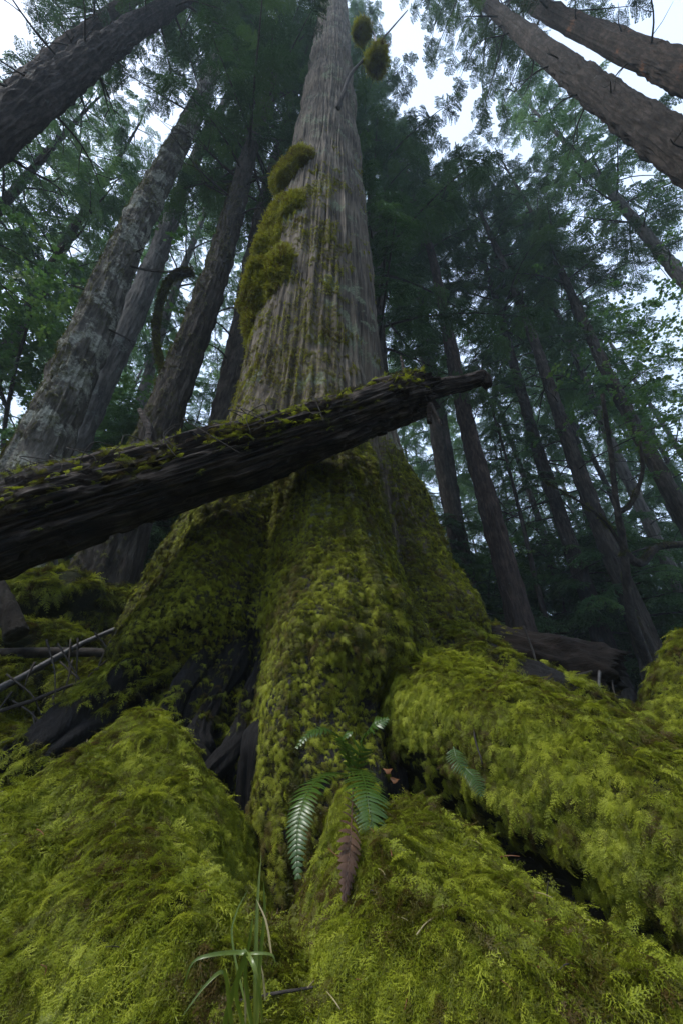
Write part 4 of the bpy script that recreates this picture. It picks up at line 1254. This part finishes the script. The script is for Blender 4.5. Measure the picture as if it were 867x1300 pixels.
# young hemlocks and broadleaf shrubs of the understory
for i, (px_, t_, Hh) in enumerate([(560, 9.5, 4.5), (640, 11, 4.0), (720, 10, 4.5), (800, 9, 4.2), (860, 11, 5), (95, 8.5, 4), (200, 9, 4.5), (30, 10, 5), (270, 10, 4.5), (520, 12, 6)]):
    g = at_t(px_, 760 if px_ > 433 else 640, t_)
    conifer('young_hemlock', 'young hemlock with low spreading boughs under the tall trunks', (px_, 780 if px_ > 433 else 640), (433 + (px_ - 433) * .75, 560), t_, .09, 'bark_dark', Hh,
            (0.3, Hh - .2, 60, 2.2, .25, 5), kind='conifer_far' if i % 2 else 'conifer', group='young hemlocks of the understory', nu=10, dead=0, flare=.1)

def leafy(name, label, stems, leafspots, t0, mat='bark_dark', size=0.55, density=60, spread=0.9):
    b = stems[0][0][0]
    p0 = at_t(b[0], b[1], t0)
    gz = float(terrain(p0[0], p0[1]))
    o = thing(name, (p0[0], p0[1], gz), label, 'tree')
    for si, (pix, r0, r1) in enumerate(stems):
        pts = [at_t(x, y, t0) for x, y in pix]
        if si == 0:
            pts = [np.array([pts[0][0], pts[0][1], gz - 0.1])] + pts
        q = catmull(pts, 40)
        V, F = sweep(q, np.linspace(r0, r1, 40), 10, lambda TH, SS_, P: 1 + .4 * (fbm(P * 6, 3, 9) - .5))
        e = link('trunk' if si == 0 else 'limb', mesh_from('limb', V, F, M[mat]), o)
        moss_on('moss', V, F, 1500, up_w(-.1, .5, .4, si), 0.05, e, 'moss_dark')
    P = []
    for (x, y, dt, k) in leafspots:
        c = at_t(x, y, t0 + dt)
        P.append(c + rng.normal(size=(int(density * k), 3)) * np.array([spread, spread, spread * .45]) * k)
    P = np.concatenate(P)
    X = nz(rng.normal(size=P.shape) * np.array([1, 1, .25]) + np.array([0, 0, -.15]))
    scatter('crown', 'broad', P, X, np.array([0, 0, 1.0]) + rng.normal(size=P.shape) * .2, size * (0.7 + .6 * rng.random(len(P))), o)
    return o
leafy('crooked_maple', 'small crooked maple with hooked mossy limbs at the right edge', [
    ([(830, 860), (800, 780), (792, 700), (782, 640), (775, 575), (764, 500)], .085, .03),
    ([(790, 700), (812, 715), (835, 695), (880, 690)], .065, .05),
    ([(785, 650), (800, 640), (815, 600), (812, 560)], .045, .02),
    ([(792, 700), (770, 665), (740, 640), (690, 610)], .03, .01)],
    [(850, 450, 1.5, 1.0), (865, 380, 2, 1.0), (800, 520, 2.0, .6), (860, 560, 1.5, .6)], 6.6, density=70, size=0.42)
leafy('bright_maple', 'bright green leafy maple beyond the lichened trunk', [
    ([(10, 640), (5, 560), (20, 470), (40, 400)], .06, .02), ([(10, 520), (-20, 440), (-30, 380)], .035, .015)],
    [(30, 400, 0, 1.1), (-10, 430, .4, 1.0), (70, 420, .8, .7), (20, 470, .5, .7)], 8.0, density=80)
leafy('small_maple', 'low leafy maple behind the straight reddish trunk', [([(625, 800), (620, 740), (630, 690)], .03, .01)], [(625, 730, 0, .7), (600, 765, .3, .5)], 10.0, density=60)
leafy('vine_maple', 'leafy shrub glimpsed between the lichened trunk and the dark one', [([(185, 640), (190, 560), (200, 490)], .03, .01)], [(195, 500, 0, .7), (180, 560, .4, .6)], 11.0, density=60)
# two drooping mossy limbs of the dark trunk
for pix, Y in [([(245, 345), (222, 350), (205, 380), (198, 425), (206, 470)], 3.6), ([(312, 230), (285, 240), (262, 232), (248, 208)], 3.7)]:
    q = catmull([at_y(x, y, Y) for x, y in pix], 40)
    V, F = sweep(q, np.linspace(.06, .035, 40), 10, lambda TH, SS_, P: 1 + .4 * (fbm(P * 8, 3, 4) - .5))
    dk = [o for o in bpy.data.objects if o.name == 'dark_conifer'][0]
    e = link('limb', mesh_from('limb', V, F, M['bark_dark']), dk)
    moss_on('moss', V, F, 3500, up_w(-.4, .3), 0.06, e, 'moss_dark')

print('scatter instances', NINST[0])

# ------------------------------------------------------------------ damp air between the trees
hb = np.array([(x, y, z) for z in (-8.0, 66.0) for y in (-166.0, 166.0) for x in (-166.0, 166.0)])
hz, HN, HL = mat_new('haze')
pv = HN.new('ShaderNodeVolumePrincipled')
pv.inputs['Color'].default_value = (0.74, 0.90, 1.0, 1)
pv.inputs['Density'].default_value = 0.0026
ho = HN.new('ShaderNodeOutputMaterial'); HL.new(pv.outputs[0], ho.inputs['Volume'])
link('haze', mesh_from('haze', hb, np.array([(0, 2, 3, 1), (4, 5, 7, 6), (0, 1, 5, 4), (2, 6, 7, 3), (0, 4, 6, 2), (1, 3, 7, 5)]), hz, False), None, 'stuff')['label'] = 'pale damp haze between the trees'
